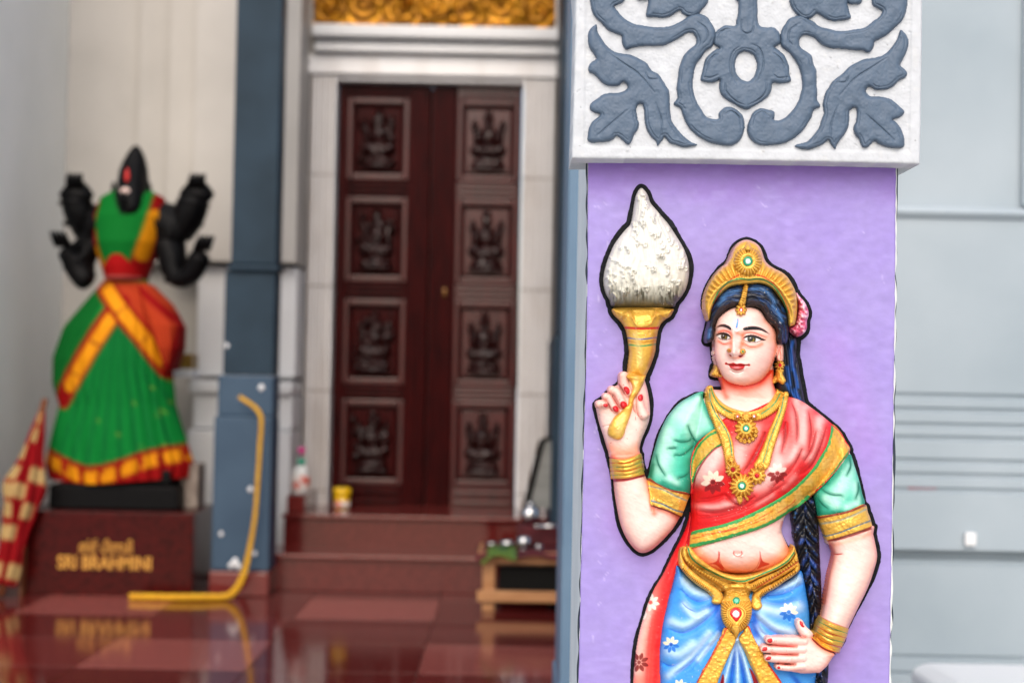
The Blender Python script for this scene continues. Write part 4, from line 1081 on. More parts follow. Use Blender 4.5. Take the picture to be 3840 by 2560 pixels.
B.ridge(c3('1025 1090 1020 1150 1030 1200'), 5, -8)
# breasts, belly, navel, creases
B.bump(c4('985 880')[0], 62, 70, 30); B.bump(c4('1480 850')[0], 80, 70, 22); B.bump(c5('1110 400')[0], 105, 50, 12); B.bump(c5('1110 345')[0], 13, 8, -14)
B.ridge(c5('1100 360 1140 362'), 4, 5); B.ridge(c5('1425 195 1450 210 1480 250'), 7, -8)
B.ridge(c4('500 1060 510 1130 520 1190'), 7, -10, True); B.ridge(c5('1812 345 1845 348 1885 345'), 4, -6, True)
# valleys between the fingers of the resting hand
for p_ in ('360 768 600 785 930 800', '430 950 700 968 950 975', '560 1150 720 1168 900 1180'): B.ridge(cd(p_), 4, -12, False)
B.ridge(cd('990 590 1050 608 1140 608'), 4, -8, True)
for p_ in ('360 215 400 290 445 355', '275 380 320 460 375 545', '220 480 240 530 270 570'): B.ridge(ch(p_), 3, -9)
B.ridge(ch('545 480 560 560 610 640'), 5, -8, True); B.ridge(ch('130 785 220 765 330 760'), 3, -4, True)
B.H += 0.5*vnoise(B.X, B.Y, 14, 2)
# --- hand-painted airbrush shading of the skin (the painter's orange blush follows the modelling)
def rim(d, w, c, a): B.mix(a*np.exp(-np.maximum(d, 0)/w)*(d > -3), c)
onF = dF > 0.5
for d, m in ((dLF, (B.Y > c4('0 860')[0][1]) & (dLH < 0)), (dRF, dRH < 0)):
    B.mix(0.8*np.exp(-np.maximum(d, 0)/9)*(d > -3)*m, (240, 150, 120)); B.mix(0.35*np.exp(-np.maximum(d, 0)/26)*(d > -3)*m, (248, 170, 140))
B.mix(np.where((dT > 0) & (dN < 200), 0.0, 0), SKIN)
# neck
mN = np.where((dF < 0.5) & (dLU < 0) & (B.Y < c4('0 420')[0][1]) & (B.Y > c3('0 1290')[0][1]) & (dE < 0), 1.0, 0)
B.mix(mN*0.15, (250, 150, 110))
jaw = c3('500 1352 545 1392 595 1418 650 1432 715 1437 780 1424 840 1397 890 1352 930 1300 962 1240 985 1170')
D, T = B.line(jaw, 90); B.mix(mN*1.0*np.exp(-(D/30)**1.6), (244, 84, 34)); B.mix(mN*0.9*np.exp(-(D/13)**2), (222, 40, 14))
B.air(c3('965 1300 975 1400 985 1500'), 14, (236, 80, 40), .8, mN); B.air(c3('490 1380 505 1450 540 1540'), 12, (238, 90, 50), .7, mN)
B.stroke(c3('745 1440 800 1428 860 1398 910 1350 950 1300 975 1235'), 5, (176, 20, 16), .8, 1.2, True)
# face blush
oF = onF*1.0
D, T = B.line(c3('1000 960 998 1060 990 1120 975 1200 945 1280 900 1345 850 1392 780 1426'), 80); B.mix(oF*0.9*np.exp(-(D/13)**1.5), (240, 100, 60)); B.mix(oF*0.4*np.exp(-(D/34)**1.6), (250, 160, 125))
D, T = B.line(c3('980 930 950 890 905 850'), 60); B.mix(oF*0.6*np.exp(-(D/16)**1.5), (246, 140, 100))
D, T = B.line(c3('430 900 427 1060 434 1180 460 1260 510 1355 580 1410'), 40); B.mix(oF*0.55*np.exp(-(D/8)**1.4), (244, 160, 130))
B.mix(oF*0.35*B._g(f3(640, 1390), 60, 20), (250, 235, 228))
def ab(p, w, c, a): B.air(c3(p), w, c, a, oF)
ab('690 1000 700 960 760 955 840 975 900 1000', 7, (242, 104, 58), .65); ab('470 955 520 940 575 955 588 1000', 7, (240, 110, 70), .75)
ab('640 960 690 985 685 1040 670 1090', 9, (244, 110, 66), .75); ab('585 985 588 1040 582 1100', 6, (244, 130, 90), .6)
ab('690 1055 740 1085 810 1085 860 1060', 9, (244, 106, 50), .7); ab('470 1035 520 1062 575 1050', 7, (242, 110, 66), .7)
ab('880 1010 930 1020 980 1010', 14, (248, 170, 140), .5)
for p, w, c in (('470 945 515 938 560 952 580 970', 2.6, (206, 36, 20)), ('692 975 735 958 790 958 845 980 900 1000', 3, (206, 36, 20)), ('708 1060 750 1082 812 1086', 2.6, (200, 30, 20)), ('468 1036 515 1060 560 1050', 2.4, (200, 40, 24))):
    B.stroke(c3(p), w, c, .95, 1.1, True)
# brows
B.fill(c3('445 918 462 897 490 886 525 884 558 893 581 912 585 928 576 934 545 917 510 907 478 907 455 915'), BLK)
B.fill(c3('688 922 706 908 745 902 790 899 840 908 885 930 912 952 930 972 895 953 850 938 800 933 750 934 705 938'), BLK)
B.stroke(c3('458 906 490 892 530 892 575 920'), 8.5, BLK, 1, 1.2, True); B.stroke(c3('692 920 740 912 800 912 860 930 918 962'), 10, BLK, 1, 1.2, True)
# eyes
def eye(white, iris, r, lid, low, lash, corner):
    B.fill(c3(white), (248, 244, 238), 1, .8)
    m = sstep(-.8, .8, B.sdf(smooth(c3(white), True, 4), 8)); cx, cy = f3(*iris)
    d = np.hypot(B.X-cx, B.Y-cy)
    B.mix(m*(1-sstep(r-1, r+1, d)), (26, 26, 20)); B.mix(m*(1-sstep(r*.62-1.2, r*.62+1.2, d)), (44, 44, 6))
    B.mix(m*np.exp(-((B.X-cx-r*.25)/(r*.35))**2-((B.Y-cy-r*.2)/(r*.35))**2), (160, 132, 24)); B.mix(m*(1-sstep(r*.42-.8, r*.36+.8, d)), (14, 14, 14))
    B.disc((cx-r*.25, cy-r*.3), 1.6, (250, 250, 250), .9, .8)
    B.stroke(c3(lid), 9.5, (8, 7, 8), 1, 1.0, True); B.stroke(c3(low), 3, (60, 40, 34), .9, .8)
    for l in lash: B.stroke(c3(l), 1.3, (40, 30, 30), .8, .7)
    B.blob(f3(*corner), 4, 3, (232, 120, 100), .8)
eye('452 984 480 972 512 968 545 977 572 994 586 1007 560 1016 520 1019 488 1011 465 998', (521, 993), 13, '444 988 470 970 510 964 550 975 589 1006', '470 1004 500 1020 530 1024 585 1008',
    ['455 975 448 966', '475 966 470 955', '495 961 492 949', '515 960 515 948', '535 965 538 953', '448 986 440 985'], (580, 1005))
eye('692 1012 715 999 745 993 785 994 825 1006 850 1016 866 1022 840 1031 810 1039 775 1042 740 1037 715 1026', (768, 1016), 16.5, '686 1012 720 994 770 988 825 1002 870 1021 898 1020', '700 1022 740 1042 775 1048 815 1042 862 1024',
    ['720 992 712 980', '740 987 735 974', '762 985 760 970', '785 986 786 971', '806 991 811 978', '826 998 834 986', '845 1006 856 996', '862 1012 876 1006'], (700, 1012))
# tilak
B.fill(c3('645 822 650 850 648 880 640 912 628 916 624 900 630 870 638 840'), (52, 132, 206)); B.stroke(c3('640 850 634 900'), 1.6, (150, 205, 240), .9, .8)
B.fill(c3('608 922 622 928 632 930 645 928 658 920 652 938 634 949 616 940'), (255, 246, 242))
# nose and mouth
ab('580 1128 560 1140 565 1160', 5, (246, 150, 120), .7); ab('680 1120 690 1140 680 1165 655 1180', 6, (242, 120, 84), .8); ab('575 1178 610 1186 650 1184', 4, (244, 150, 120), .7)
B.fill(c3('566 1157 576 1154 588 1166 582 1174 572 1168'), (150, 20, 16)); B.fill(c3('652 1166 672 1160 690 1160 680 1176 662 1182'), (150, 20, 16))
B.fill(c3('530 1228 545 1238 580 1233 605 1228 622 1236 636 1240 655 1234 685 1236 715 1246 748 1242 750 1256 720 1258 690 1258 640 1256 590 1254 548 1248 530 1244'), (190, 12, 18))
B.fill(c3('566 1252 600 1256 640 1257 704 1256 694 1278 665 1294 630 1296 596 1284 578 1270'), (200, 22, 30)); B.blob(f3(632, 1274), 15, 4.5, (244, 160, 162), .75)
B.stroke(c3('540 1245 590 1253 640 1256 700 1256 745 1250'), 2.6, (140, 10, 14), 1, 1); B.stroke(c3('568 1256 582 1276 610 1292 645 1297 685 1288 704 1262'), 2.4, (190, 20, 24), .9, 1)
B.disc(f3(538, 1237), 5, (196, 20, 24)); B.disc(f3(744, 1250), 4.6, (196, 20, 24))
B.stroke(c3('560 1280 585 1308 620 1321 655 1319 694 1306 714 1276'), 4, (255, 240, 236), .7, 2); B.stroke(c3('590 1306 620 1318 655 1317 690 1304'), 1.8, (190, 50, 40), .8, 1)
# ear
B.mix(0.55*sstep(-1, 2, dE)*(1-oF), (246, 160, 130)); B.stroke(c3('1028 1080 1022 1120 1034 1150 1030 1200'), 3, (206, 70, 50), .8, 1.5); B.stroke(c3('1004 1080 1010 1140 995 1180 988 1240'), 3, (200, 50, 30), .8, 1.5)
B.mix(oF*0.35*np.exp(-np.maximum(dF, 0)/16), (246, 150, 115)); B.mix(oF*0.4*B._g(f3(700, 1425), 70, 12), (246, 150, 110))
# belly
mB = (B.Y > c5('0 100')[0][1])*1.0*(dT > -2)*(dRU < 0)*(dRF < 0)*(dRH < 0)*(B.X > 2500)
def bb(p, w, c, a): B.air(c5(p), w, c, a, mB)
bb('770 300 820 370 900 425 1000 475 1080 497 1150 500 1240 492 1330 460 1410 420 1470 380 1510 320', 22, (246, 112, 60), .95)
bb('770 300 820 370 900 425 1000 475 1080 497 1150 500 1240 492 1330 460 1410 420 1470 380 1510 320', 9, (204, 24, 16), .95)
bb('1480 60 1450 120 1455 170 1490 220 1515 290', 10, (222, 60, 44), .9); bb('790 280 950 235 1150 190 1320 130 1450 70', 12, (246, 170, 160), .7)
bb('820 330 900 395 960 410', 24, (248, 150, 105), .7); bb('1290 420 1400 390 1480 310', 26, (248, 150, 105), .8); bb('1000 430 1100 465 1240 430', 30, (247, 140, 90), .7)
for p in ('968 322 966 370 950 400 905 416 950 425 1000 465 1005 440 975 400 978 350', '1272 322 1276 370 1270 420 1250 455 1290 440 1345 418 1300 400 1284 370'):
    B.fill(c5(p), (204, 34, 20), .92, 2.5)
B.stroke(c5('978 330 976 370 990 420 1020 460 1060 482'), 2.4, (190, 20, 14), .8, 1.5); B.stroke(c5('1275 330 1272 380 1255 430 1225 465 1180 486'), 2.4, (190, 20, 14), .8, 1.5)
B.stroke(c5('1083 325 1080 342 1092 356 1112 362 1132 356 1142 342 1138 326'), 4, (214, 90, 80), .9, 1.5); B.stroke(c5('1096 348 1112 354 1130 346'), 4, (255, 236, 230), .9, 1.5)
# arms and hands
B.air(c4('500 960 505 1060 520 1160 530 1200'), 12, (244, 120, 84), .85, (dLF > 0)*1.0); B.air(c4('190 760 300 775 430 735'), 14, (240, 96, 60), .95, (dLF > -3)*1.0); B.air(c4('175 690 300 720 420 690'), 26, (248, 150, 115), .75, (dLH > -2)*1.0)
B.stroke(c4('190 768 300 782 428 738'), 9, (192, 16, 40), .95, 2); B.stroke(c4('200 944 320 935 446 902'), 10, (176, 20, 30), .95, 2)
B.air(c4('560 1165 650 1200 730 1240'), 12, (236, 120, 90), .8, (dLF > 0)*1.0); B.stroke(c4('512 1140 600 1170 700 1212 735 1226'), 4, (170, 30, 30), .8, 1.5)
B.air(c4('300 1400 360 1470 440 1505 540 1460 640 1370'), 14, (236, 130, 100), .75, (dLF > 0)*1.0)
mR = ((dRF > -2) & (dRH < 1))*1.0
B.stroke(c5('1775 248 1850 238 1960 205 2092 160'), 6, (178, 24, 30), .9, 2); B.air(c5('1780 290 1850 270 1980 235 2100 190'), 10, (246, 160, 130), .7, mR)
B.stroke(c5('1808 343 1845 348 1880 344'), 5, (190, 24, 20), .9, 1.5, True); B.air(c5('1790 280 1810 350 1780 480 1760 600 1745 700'), 10, (236, 110, 80), .8, mR)
B.stroke(c5('1722 812 1800 850 1915 895'), 7, (190, 16, 30), .85, 2); B.stroke(cd('1300 630 1380 750 1500 840 1620 900 1730 945'), 9, (186, 10, 26), .95, 2)
mH = ((dRH > -2) | (B.capd[5][0] > 0))*1.0
B.air(cd('1300 640 1420 780 1560 880 1720 960'), 16, (248, 140, 100), .8, (dRH > -2)*1.0); B.air(cd('1700 1010 1600 1180 1480 1310 1360 1352 1100 1362 900 1335'), 13, (242, 150, 124), .7, (dRH > -2)*1.0)
for p_, w_ in (('350 762 500 778 700 790 930 800', 5), ('420 948 600 962 800 968 950 975', 4), ('550 1152 650 1160 760 1172 880 1180', 5), ('1000 585 1050 606 1140 608', 3.5)):
    B.air(cd(p_), 7, (246, 160, 140), .8); B.stroke(cd(p_), w_, (204, 24, 24), .95, 1.3, True)
for i in range(5, 9):
    d, r = B.capd[i]; B.mix(0.5*np.exp(-np.maximum(d, 0)/3.0)*(d > -1)*(dRH < 14), (240, 160, 145))
for i in range(5):
    d, r = B.capd[i]; B.mix(0.6*np.exp(-np.maximum(d, 0)/3.2)*(d > -1), (236, 150, 135))
B.mix(0.4*np.exp(-np.maximum(dLH, 0)/9)*(dLH > -2), (244, 160, 135)); B.mix(0.4*np.exp(-np.maximum(dRH, 0)/9)*(dRH > -2), (246, 170, 150))
for p_, w_ in (('355 200 400 270 440 350', 5), ('270 380 330 470 380 555', 4), ('220 470 250 540 275 575', 3), ('545 500 560 560 590 600', 3)): B.stroke(ch(p_), w_, (190, 40, 44), .8, 1.5, True)
for p_ in ('580 640 585 700', '605 590 618 645', '655 630 668 650', '690 490 700 490', '90 612 104 628', '140 780 160 782', '240 1005 262 990', '465 935 478 945', '415 215 430 230', '365 415 378 425', '585 815 595 830', '115 470 128 475'):
    B.stroke(ch(p_), 2.4, (206, 40, 40), .85, .8, True)
for p_ in ('475 660 480 700', '505 655 510 695', '400 860 410 880', '430 855 436 880', '640 1245 645 1275', '720 880 722 900'): B.stroke(cd(p_), 1.6, (214, 110, 104), .8, .8)

# ---- trailing cloth (behind the skirt)
drp = c5('765 40 745 110 715 190 660 300 610 400 560 500 505 590 460 690 430 780 402 870 382 950 366 1040 352 1150 343 1294 335 1450 600 1450 620 1000 650 640 720 420 770 250')
P = Patch([drp], step=2.5, color=(246, 140, 122))
P.H = 12+30*pillow(P.sd, 34)+1.0*vnoise(P.X, P.Y, 18, 2)
P.air(c5('740 130 690 260 650 400 600 540 560 700 530 860 515 1060 505 1294'), 40, (232, 30, 32), 1); P.air(c5('760 60 740 130 700 240'), 40, (222, 22, 30), 1)
P.air(c5('470 700 420 850 385 1000 365 1200'), 22, (250, 190, 176), .9); P.air(c5('500 800 470 1000 455 1290'), 12, (224, 60, 54), .7)
P.ridge(c5('500 780 470 1000 450 1294'), 10, -7); P.ridge(c5('640 420 560 700 510 1000'), 16, 6)
def flower(P, c, r, lightc, darkc, rot=0, split=True, core=None, n=8, sq=1.0):
    for k in range(n):
        a = math.radians(rot+k*360/n); up = math.sin(a) < 0.15 if split else True
        ca, sa = math.cos(a), math.sin(a)
        p0 = np.array(c)+np.array([ca, sa*sq])*r*0.22; p1 = np.array(c)+np.array([ca, sa*sq])*r
        nn = np.array([-sa, ca])*r*0.22
        P.fill(np.array([p0, (p0+p1)/2+nn, p1, (p0+p1)/2-nn]), lightc if up else darkc, .95, 1.2)
    if core: P.disc(c, r*.2, core, .9)
flower(P, c5('470 700')[0], 34, (255, 236, 216), (255, 236, 216), 10, False, (232, 80, 60)); flower(P, c5('385 1140')[0], 38, (130, 24, 18), (130, 24, 18), 20, False, (120, 10, 10)); P.fill(c5('430 760 440 790 425 825 412 820 420 785'), (255, 236, 216))
build(P, 'trailing_cloth', CLOTHP, fig, 0)
# ---- hair hanging behind the right of the neck
hb = c3('1060 880 1110 900 1160 985 1177 1020 1172 1100 1172 1170 1190 1250 1200 1330 1215 1410 1232 1490 1245 1560 1260 1640 1180 1640 1110 1600 1050 1540 1000 1480 985 1400 975 1300 990 1180 985 1050 990 960')
P = Patch([hb], step=2.5, color=(20, 23, 32)); P.H = 22+50*pillow(P.sd, 40)
for k in range(6):
    x = 1080+22*k; q = c3(f'{x-40} 1010 {x-10} 1150 {x} 1280 {x+15} 1400 {x+40} 1540'); P.ridge(q, 5, 9 if k % 2 else -7)
for p_ in ('1140 1040 1125 1110 1130 1200 1140 1290', '1090 1270 1105 1350 1115 1430', '1150 1290 1172 1370 1185 1450', '1090 1420 1120 1480 1165 1540', '1160 1470 1190 1540 1205 1600'):
    P.air(c3(p_), 6, (40, 98, 184), .8)
build(P, 'back_hair', ENAMEL, fig, 0)
# ---- braid
br = c5('1560 -60 1505 0 1508 100 1518 200 1538 300 1562 420 1588 500 1608 600 1626 700 1638 800 1640 900 1648 940 1690 1100 1680 1294 1672 1450 1770 1450 1772 1294 1778 1150 1750 1090 1680 940 1695 840 1716 780 1726 650 1722 500 1716 400 1710 250 1700 100 1686 0 1680 -60')
P = Patch([br], step=2.5, color=(18, 20, 28))
axl = c5('1600 -60 1602 100 1612 250 1640 400 1655 550 1675 700 1670 850 1690 1000 1725 1150 1722 1294 1722 1450'); D, T = P.line(axl, 90)
q = smooth(axl, False, 5); i = np.clip((T*(len(q)-1)).astype(int), 0, len(q)-2); tv = q[i+1]-q[i]; sg = np.sign(tv[..., 0]*(P.Y-q[i][..., 1])-tv[..., 1]*(P.X-q[i][..., 0]))
ph = T*12+np.where(sg > 0, 0, 0.5)-D/44.0
st_ = 0.5+0.5*np.cos(2*np.pi*ph)
P.H = 16+28*pillow(P.sd, 30)+17*st_**.8-5*np.exp(-(D/4)**2)+2.5*np.sin(2*np.pi*(D/6-T*16)+3*vnoise(P.X, P.Y, 20, 3))*st_+3*vnoise(P.X, P.Y, 12, 9)
P.mix(np.clip(st_-0.35, 0, 1)*1.6*sstep(-.5, .3, vnoise(P.X, P.Y, 26, 7))*sstep(4, 18, P.sd)*(.6+.4*np.sin(2*np.pi*(D/6-T*16))), (30, 78, 170)); P.mix(0.5*sstep(.5, .9, vnoise(P.X, P.Y, 7, 8))*st_, (70, 130, 205))
build(P, 'braid', ENAMEL, fig, 0)
body = build(B, 'body', ENAMEL, fig, 0)

# ---- blue skirt
skp = c5('668 425 648 490 622 600 602 660 582 750 562 830 546 930 534 1050 534 1200 540 1294 545 1450 1672 1450 1680 1294 1690 1200 1660 1050 1640 930 1640 880 1634 750 1618 650 1600 550 1568 465 1450 540 1100 640 800 560')
P = Patch([skp], step=2.5, color=(74, 160, 236))
P.H = 30+82*pillow(P.sd, 120)
W1, DB = (190, 222, 246), (4, 76, 190)
folds = [('690 600 760 660 830 690 920 655', 13), ('700 690 800 780 900 740 960 700', 13), ('600 890 700 920 800 880 900 800 985 700', 14), ('545 1130 620 1165 720 1130 820 1040 930 920', 13),
         ('780 1180 860 1090 940 990 1010 890', 12), ('640 1240 780 1130 900 1000', 10), ('1290 700 1400 712 1480 700 1550 680', 12), ('1230 780 1300 860 1400 930 1530 960', 13), ('1215 840 1250 930 1310 1010 1380 1060', 12), ('1330 650 1450 630 1590 560', 12), ('1235 790 1270 900 1330 960', 9)]
for p_, w_ in folds:
    P.ridge(c5(p_), w_*.9, -13, True); P.side(c5(p_), 26, (40, 140, 232), .75, 1); P.stroke(c5(p_), 8, DB, .75, 4, True)
for p_, w_ in (('720 540 790 610 880 640', 18), ('720 720 800 800 880 770', 16), ('620 840 720 870 820 820', 16), ('600 1060 680 1080 780 1010', 18), ('600 1240 760 1100 900 930', 14), ('820 1120 900 1020 970 930', 10), ('1340 590 1450 580 1560 530', 16), ('1300 740 1420 770 1560 730', 20), ('1270 800 1380 880 1530 920', 15), ('1250 880 1330 980 1430 1020', 14), ('1250 970 1320 1060', 14)):
    P.air(c5(p_), w_, W1, .8); P.ridge(c5(p_), w_, 6)
P.mix(.9*np.exp(-np.maximum(P.sd, 0)/9)*(P.X < c5('700 0')[0][0]), DB); P.mix(.8*np.exp(-np.maximum(P.sd, 0)/7)*(P.X > c5('1560 0')[0][0]), (12, 110, 214))
P.air(c5('760 500 900 600 980 690'), 12, DB, .8); P.air(c5('1540 480 1400 590 1270 660'), 12, DB, .8); P.air(c5('960 720 985 850 1000 920'), 20, DB, .85); P.air(c5('1225 760 1230 860 1250 940'), 16, DB, .8)
P.stroke(c5('700 700 740 740 800 770'), 4, DB, .8, 1.5, True); P.air(c5('1500 1220 1560 1300 1620 1420'), 12, DB, .9); P.air(c5('1420 1200 1520 1220 1650 1225'), 18, (30, 130, 220), .7)
# central pleats
mid = c5('1108 985 1095 1000 1050 1090 1015 1180 985 1260 960 1350 940 1450 1290 1450 1262 1294 1230 1200 1190 1100 1150 1020 1120 985')
mm = sstep(-2, 2, P.sdf(smooth(mid), 20)); P.mix(mm, (70, 165, 238)); P.H -= 16*mm
for k, x in enumerate((1010, 1060, 1110, 1160, 1205)):
    q = np.array([c5('1108 975')[0], c5(f'{(1108+x)/2} 1120')[0], c5(f'{x} 1294')[0], c5(f'{x+(x-1108)*.4} 1450')[0]])
    P.ridge(q, 9, -10 if k % 2 else 10); P.air(q, 8, DB if k % 2 else (190, 224, 250), .9)
P.fill(c5('1000 1225 980 1290 955 1350 935 1450 975 1450 1005 1340 1012 1260'), (150, 14, 24)); P.fill(c5('1195 1180 1215 1250 1235 1330 1262 1450 1310 1450 1268 1310 1235 1230'), (150, 14, 24))
flower(P, c5('620 1010')[0], 32, (250, 240, 200), (20, 110, 206), 15, True, (10, 70, 180)); flower(P, c5('1485 770')[0], 36, (252, 246, 222), (20, 110, 206), 5, True, (30, 120, 220), 9); flower(P, c5('685 1320')[0], 30, (250, 240, 200), (20, 110, 206), 15)
P.H = P.H+0.7*vnoise(P.X, P.Y, 20, 4)
lim = ~((dRH[0, 0] > 1e9) & (P.X > 1e9))
build(P, 'skirt', CLOTHP, fig, 0)

# ---- left sleeve, right sleeve
TQ, TQL, TQD = (64, 196, 166), (186, 244, 226), (10, 104, 84)
def sleeve(pts, hi, folds_, seed, shade):
    P = Patch([pts], step=2.3, color=TQ); b = base(P, 4)
    P.H = np.maximum(b, 40)+9*pillow(P.sd, 10)+0.7*vnoise(P.X, P.Y, 16, seed)
    for p_, w_ in hi: P.air(c4(p_), w_, TQL, .9)
    for p_, w_ in shade: P.air(c4(p_), w_, (18, 132, 104), .85)
    for p_ in folds_: P.air(c4(p_), 8, (24, 140, 112), .7); P.stroke(c4(p_), 6, TQD, .9, 2.2, True); P.ridge(c4(p_), 5, -8, True)
    P.mix(.5*np.exp(-np.maximum(P.sd, 0)/7), (30, 150, 120))
    return build(P, 'blouse_sleeve', CLOTHP, fig, 10, clamp=4)
sleeve(c4('915 245 862 262 800 295 735 335 680 392 632 455 592 535 562 615 532 715 510 800 494 890 487 935 560 970 660 1015 800 1048 815 1000 822 900 818 800 832 725 862 650 930 590 1004 538 992 500 962 440 932 350 912 290'),
       [('720 430 800 480 860 560', 40), ('640 560 620 700 590 850', 34), ('780 360 860 400 920 470', 30), ('640 920 700 960', 16), ('840 330 880 300', 18)],
       ['690 630 740 640 800 632 820 612', '795 515 815 570 850 630 880 650', '545 745 565 820 612 900', '690 745 760 735 850 660', '720 925 770 905 810 870', '640 690 700 690'], 3, [('790 1020 815 900 815 800', 22), ('860 660 930 600', 18), ('600 960 700 1000 790 1030', 14), ('520 820 500 920', 10), ('900 260 930 350 965 450 1000 520', 10)])
sleeve(c4('2066 735 2100 825 2138 945 2162 1050 2177 1132 2060 1182 1940 1212 1826 1232 1806 1150 1788 1060 1776 1035 1850 985 1950 885 2020 790'),
       [('2060 830 2020 960 1960 1060', 34), ('2110 980 2130 1080', 18), ('1880 1080 1960 1140', 16), ('2040 1150 2120 1120', 14)],
       ['1835 1000 1870 1030 1930 1055 2000 1060', '1810 1080 1850 1130 1890 1160', '2060 760 2070 830 2040 900', '2130 960 2130 1020 2110 1080', '1850 985 1900 960'], 4, [('1790 1050 1810 1140 1830 1220', 18), ('1850 990 1960 890 2060 745', 16), ('2150 1000 2172 1120', 10), ('1860 1210 1980 1190', 14)])
def sband(pts, lines, red, seed):
    P = Patch([pts], step=2.3, color=GOLD, metal=.25); b = base(P, 4)
    P.H = np.maximum(b, 40)+15*pillow(P.sd, 9)+3.2*vnoise(P.X, P.Y, 8, seed)+1.6*vnoise(P.X, P.Y, 4, seed+1)
    P.mix(.4*sstep(.1, .6, vnoise(P.X, P.Y, 22, seed+2)), (232, 176, 70))
    for l in lines: P.stroke(c4(l), 6, (30, 112, 138), .9, 1.6, False, 0, .3); P.ridge(c4(l), 4, -4)
    for l in red: P.stroke(c4(l), 9, (128, 20, 26), .95, 2)
    P.air(c4(lines[0]), 5, (238, 214, 140), .4)
    return build(P, 'sleeve_band', ENAMEL, fig, 10, clamp=5)
sband(c4('484 928 560 968 660 1014 802 1044 788 1110 758 1190 733 1227 640 1182 512 1142 498 1060'), ['492 985 600 1015 700 1065 785 1100', '506 1100 600 1130 680 1170 760 1192'], ['484 932 560 970 660 1018 802 1048', '520 1143 640 1184 735 1228'], 3)
sband(c4('1824 1228 1940 1206 2060 1178 2180 1128 2205 1190 2226 1245 2232 1312 2150 1344 2030 1382 1902 1417 1872 1370 1842 1290'), ['1830 1282 1950 1262 2070 1225 2188 1168', '1868 1380 1980 1352 2100 1305 2222 1258'], ['1824 1234 1940 1212 2060 1184 2180 1134', '1902 1414 2030 1380 2150 1341 2231 1309'], 7)

# ---- red sari over the shoulder
sari = c4('1010 535 960 568 900 620 860 670 832 730 818 800 815 900 822 980 820 1060 822 1200 815 1300 800 1400 808 1470 950 1440 1100 1400 1300 1340 1450 1280 1580 1200 1700 1120 1800 1030 1900 930 2000 800 2066 705 2030 630 1990 562 1925 500 1840 430 1760 370 1680 318 1592 290 1500 300 1300 390 1150 430 1060 470')
P = Patch([sari], step=2.2, color=(214, 24, 32)); b = base(P, 7)
P.H = np.maximum(b, 40)+12*pillow(P.sd, 10)
SR, SD_, SL = (212, 20, 28), (146, 0, 16), (248, 196, 190)
for p_, w_ in (('1640 330 1650 480 1660 650 1600 800', 20), ('1720 380 1700 560 1690 720', 24), ('1830 470 1810 600 1750 750', 22), ('1520 650 1500 800 1440 930', 34), ('1300 560 1200 700 1190 800', 34), ('1000 720 930 800 880 920', 26), ('880 930 950 860 1040 720', 34), ('870 1150 1000 1150 1200 1110', 16), ('1330 980 1420 940 1500 860', 30), ('1560 1000 1640 920', 16), ('1340 1130 1450 1070', 16)):
    P.air(c4(p_), w_, SL, .85); P.ridge(c4(p_), w_, 5)
for p_, w_ in (('1605 330 1640 420 1650 540 1645 640', 10), ('1740 400 1760 560 1740 700', 10), ('1560 480 1555 600 1530 720', 9), ('1225 880 1300 780 1370 650 1400 560', 12), ('1880 520 1830 680 1760 820 1660 900', 10), ('850 1110 1000 1090 1100 1050', 11), ('850 1235 1000 1225 1200 1170 1380 1080 1560 960', 12), ('870 1180 1050 1190 1240 1130', 9), ('1690 690 1640 800 1560 900 1450 1000', 9), ('1800 560 1760 700 1700 800', 9), ('1090 1060 1160 1120 1230 1130 1320 1060', 9)):
    P.air(c4(p_), 15, SR, .6); P.stroke(c4(p_), 8, SD_, .85, 3.5, True); P.ridge(c4(p_), 8, -12, True)
P.air(c4('850 1020 1000 1060 1090 1000'), 40, (214, 10, 16), .9); P.air(c4('840 1290 1000 1280 1250 1210 1500 1080 1700 900'), 24, (206, 4, 10), .95); P.air(c4('840 1180 830 1280'), 30, (216, 8, 14), .9); P.air(c4('1600 830 1500 950'), 20, (232, 50, 50), .6)
D, T = P.line(c4('1010 700 950 760 905 830 875 900 852 1000'), 30); P.stroke(c4('1070 655 1000 700 950 750 905 810 872 870 850 920 836 1000'), 7, (150, 30, 34), .9, 2)
flower(P, c4('990 955')[0], 46, (246, 228, 206), (140, 14, 20), 12, True, (110, 8, 12), 9); flower(P, c4('1495 885')[0], 40, (250, 214, 204), (140, 20, 24), -30, True, (150, 10, 14), 9)
P.H += 0.8*vnoise(P.X, P.Y, 22, 3)
build(P, 'sari_drape', CLOTHP, fig, 20, clamp=4)
def border(name, pts, greens, reds, seed, h=7):
    P = Patch([pts], step=2.2, color=(234, 176, 66), metal=.2); b = base(P, 4)
    P.H = b+h*pillow(P.sd, 6)+1.4*vnoise(P.X, P.Y, 6, seed)
    P.mix(.6*sstep(-.2, .6, vnoise(P.X, P.Y, 34, seed)), (240, 196, 110)); P.mix(.4*sstep(.2, .7, vnoise(P.X*2.4, P.Y*.7, 10, seed+4)), (200, 132, 36))
    for l, w_ in greens: P.stroke(c4(l), w_, (20, 150, 78), .97, 2, False, 0, .35); P.ridge(c4(l), w_*.5, -2)
    for l in reds: P.stroke(c4(l), 3, (206, 60, 20), .85, 1.2, False, 0, .4)
    return build(P, name, CLOTHP, fig, 20, clamp=2.5)
border('shoulder_border', c4('1030 538 960 568 900 620 860 672 832 732 816 815 815 900 822 975 838 945 853 895 874 845 905 798 952 742 1002 690 1075 648'), [('1020 560 960 590 905 640 868 690 840 750 822 830 820 900', 9), ('1065 655 1000 698 950 748 900 806 868 856 846 905 832 950', 12)], [], 5)
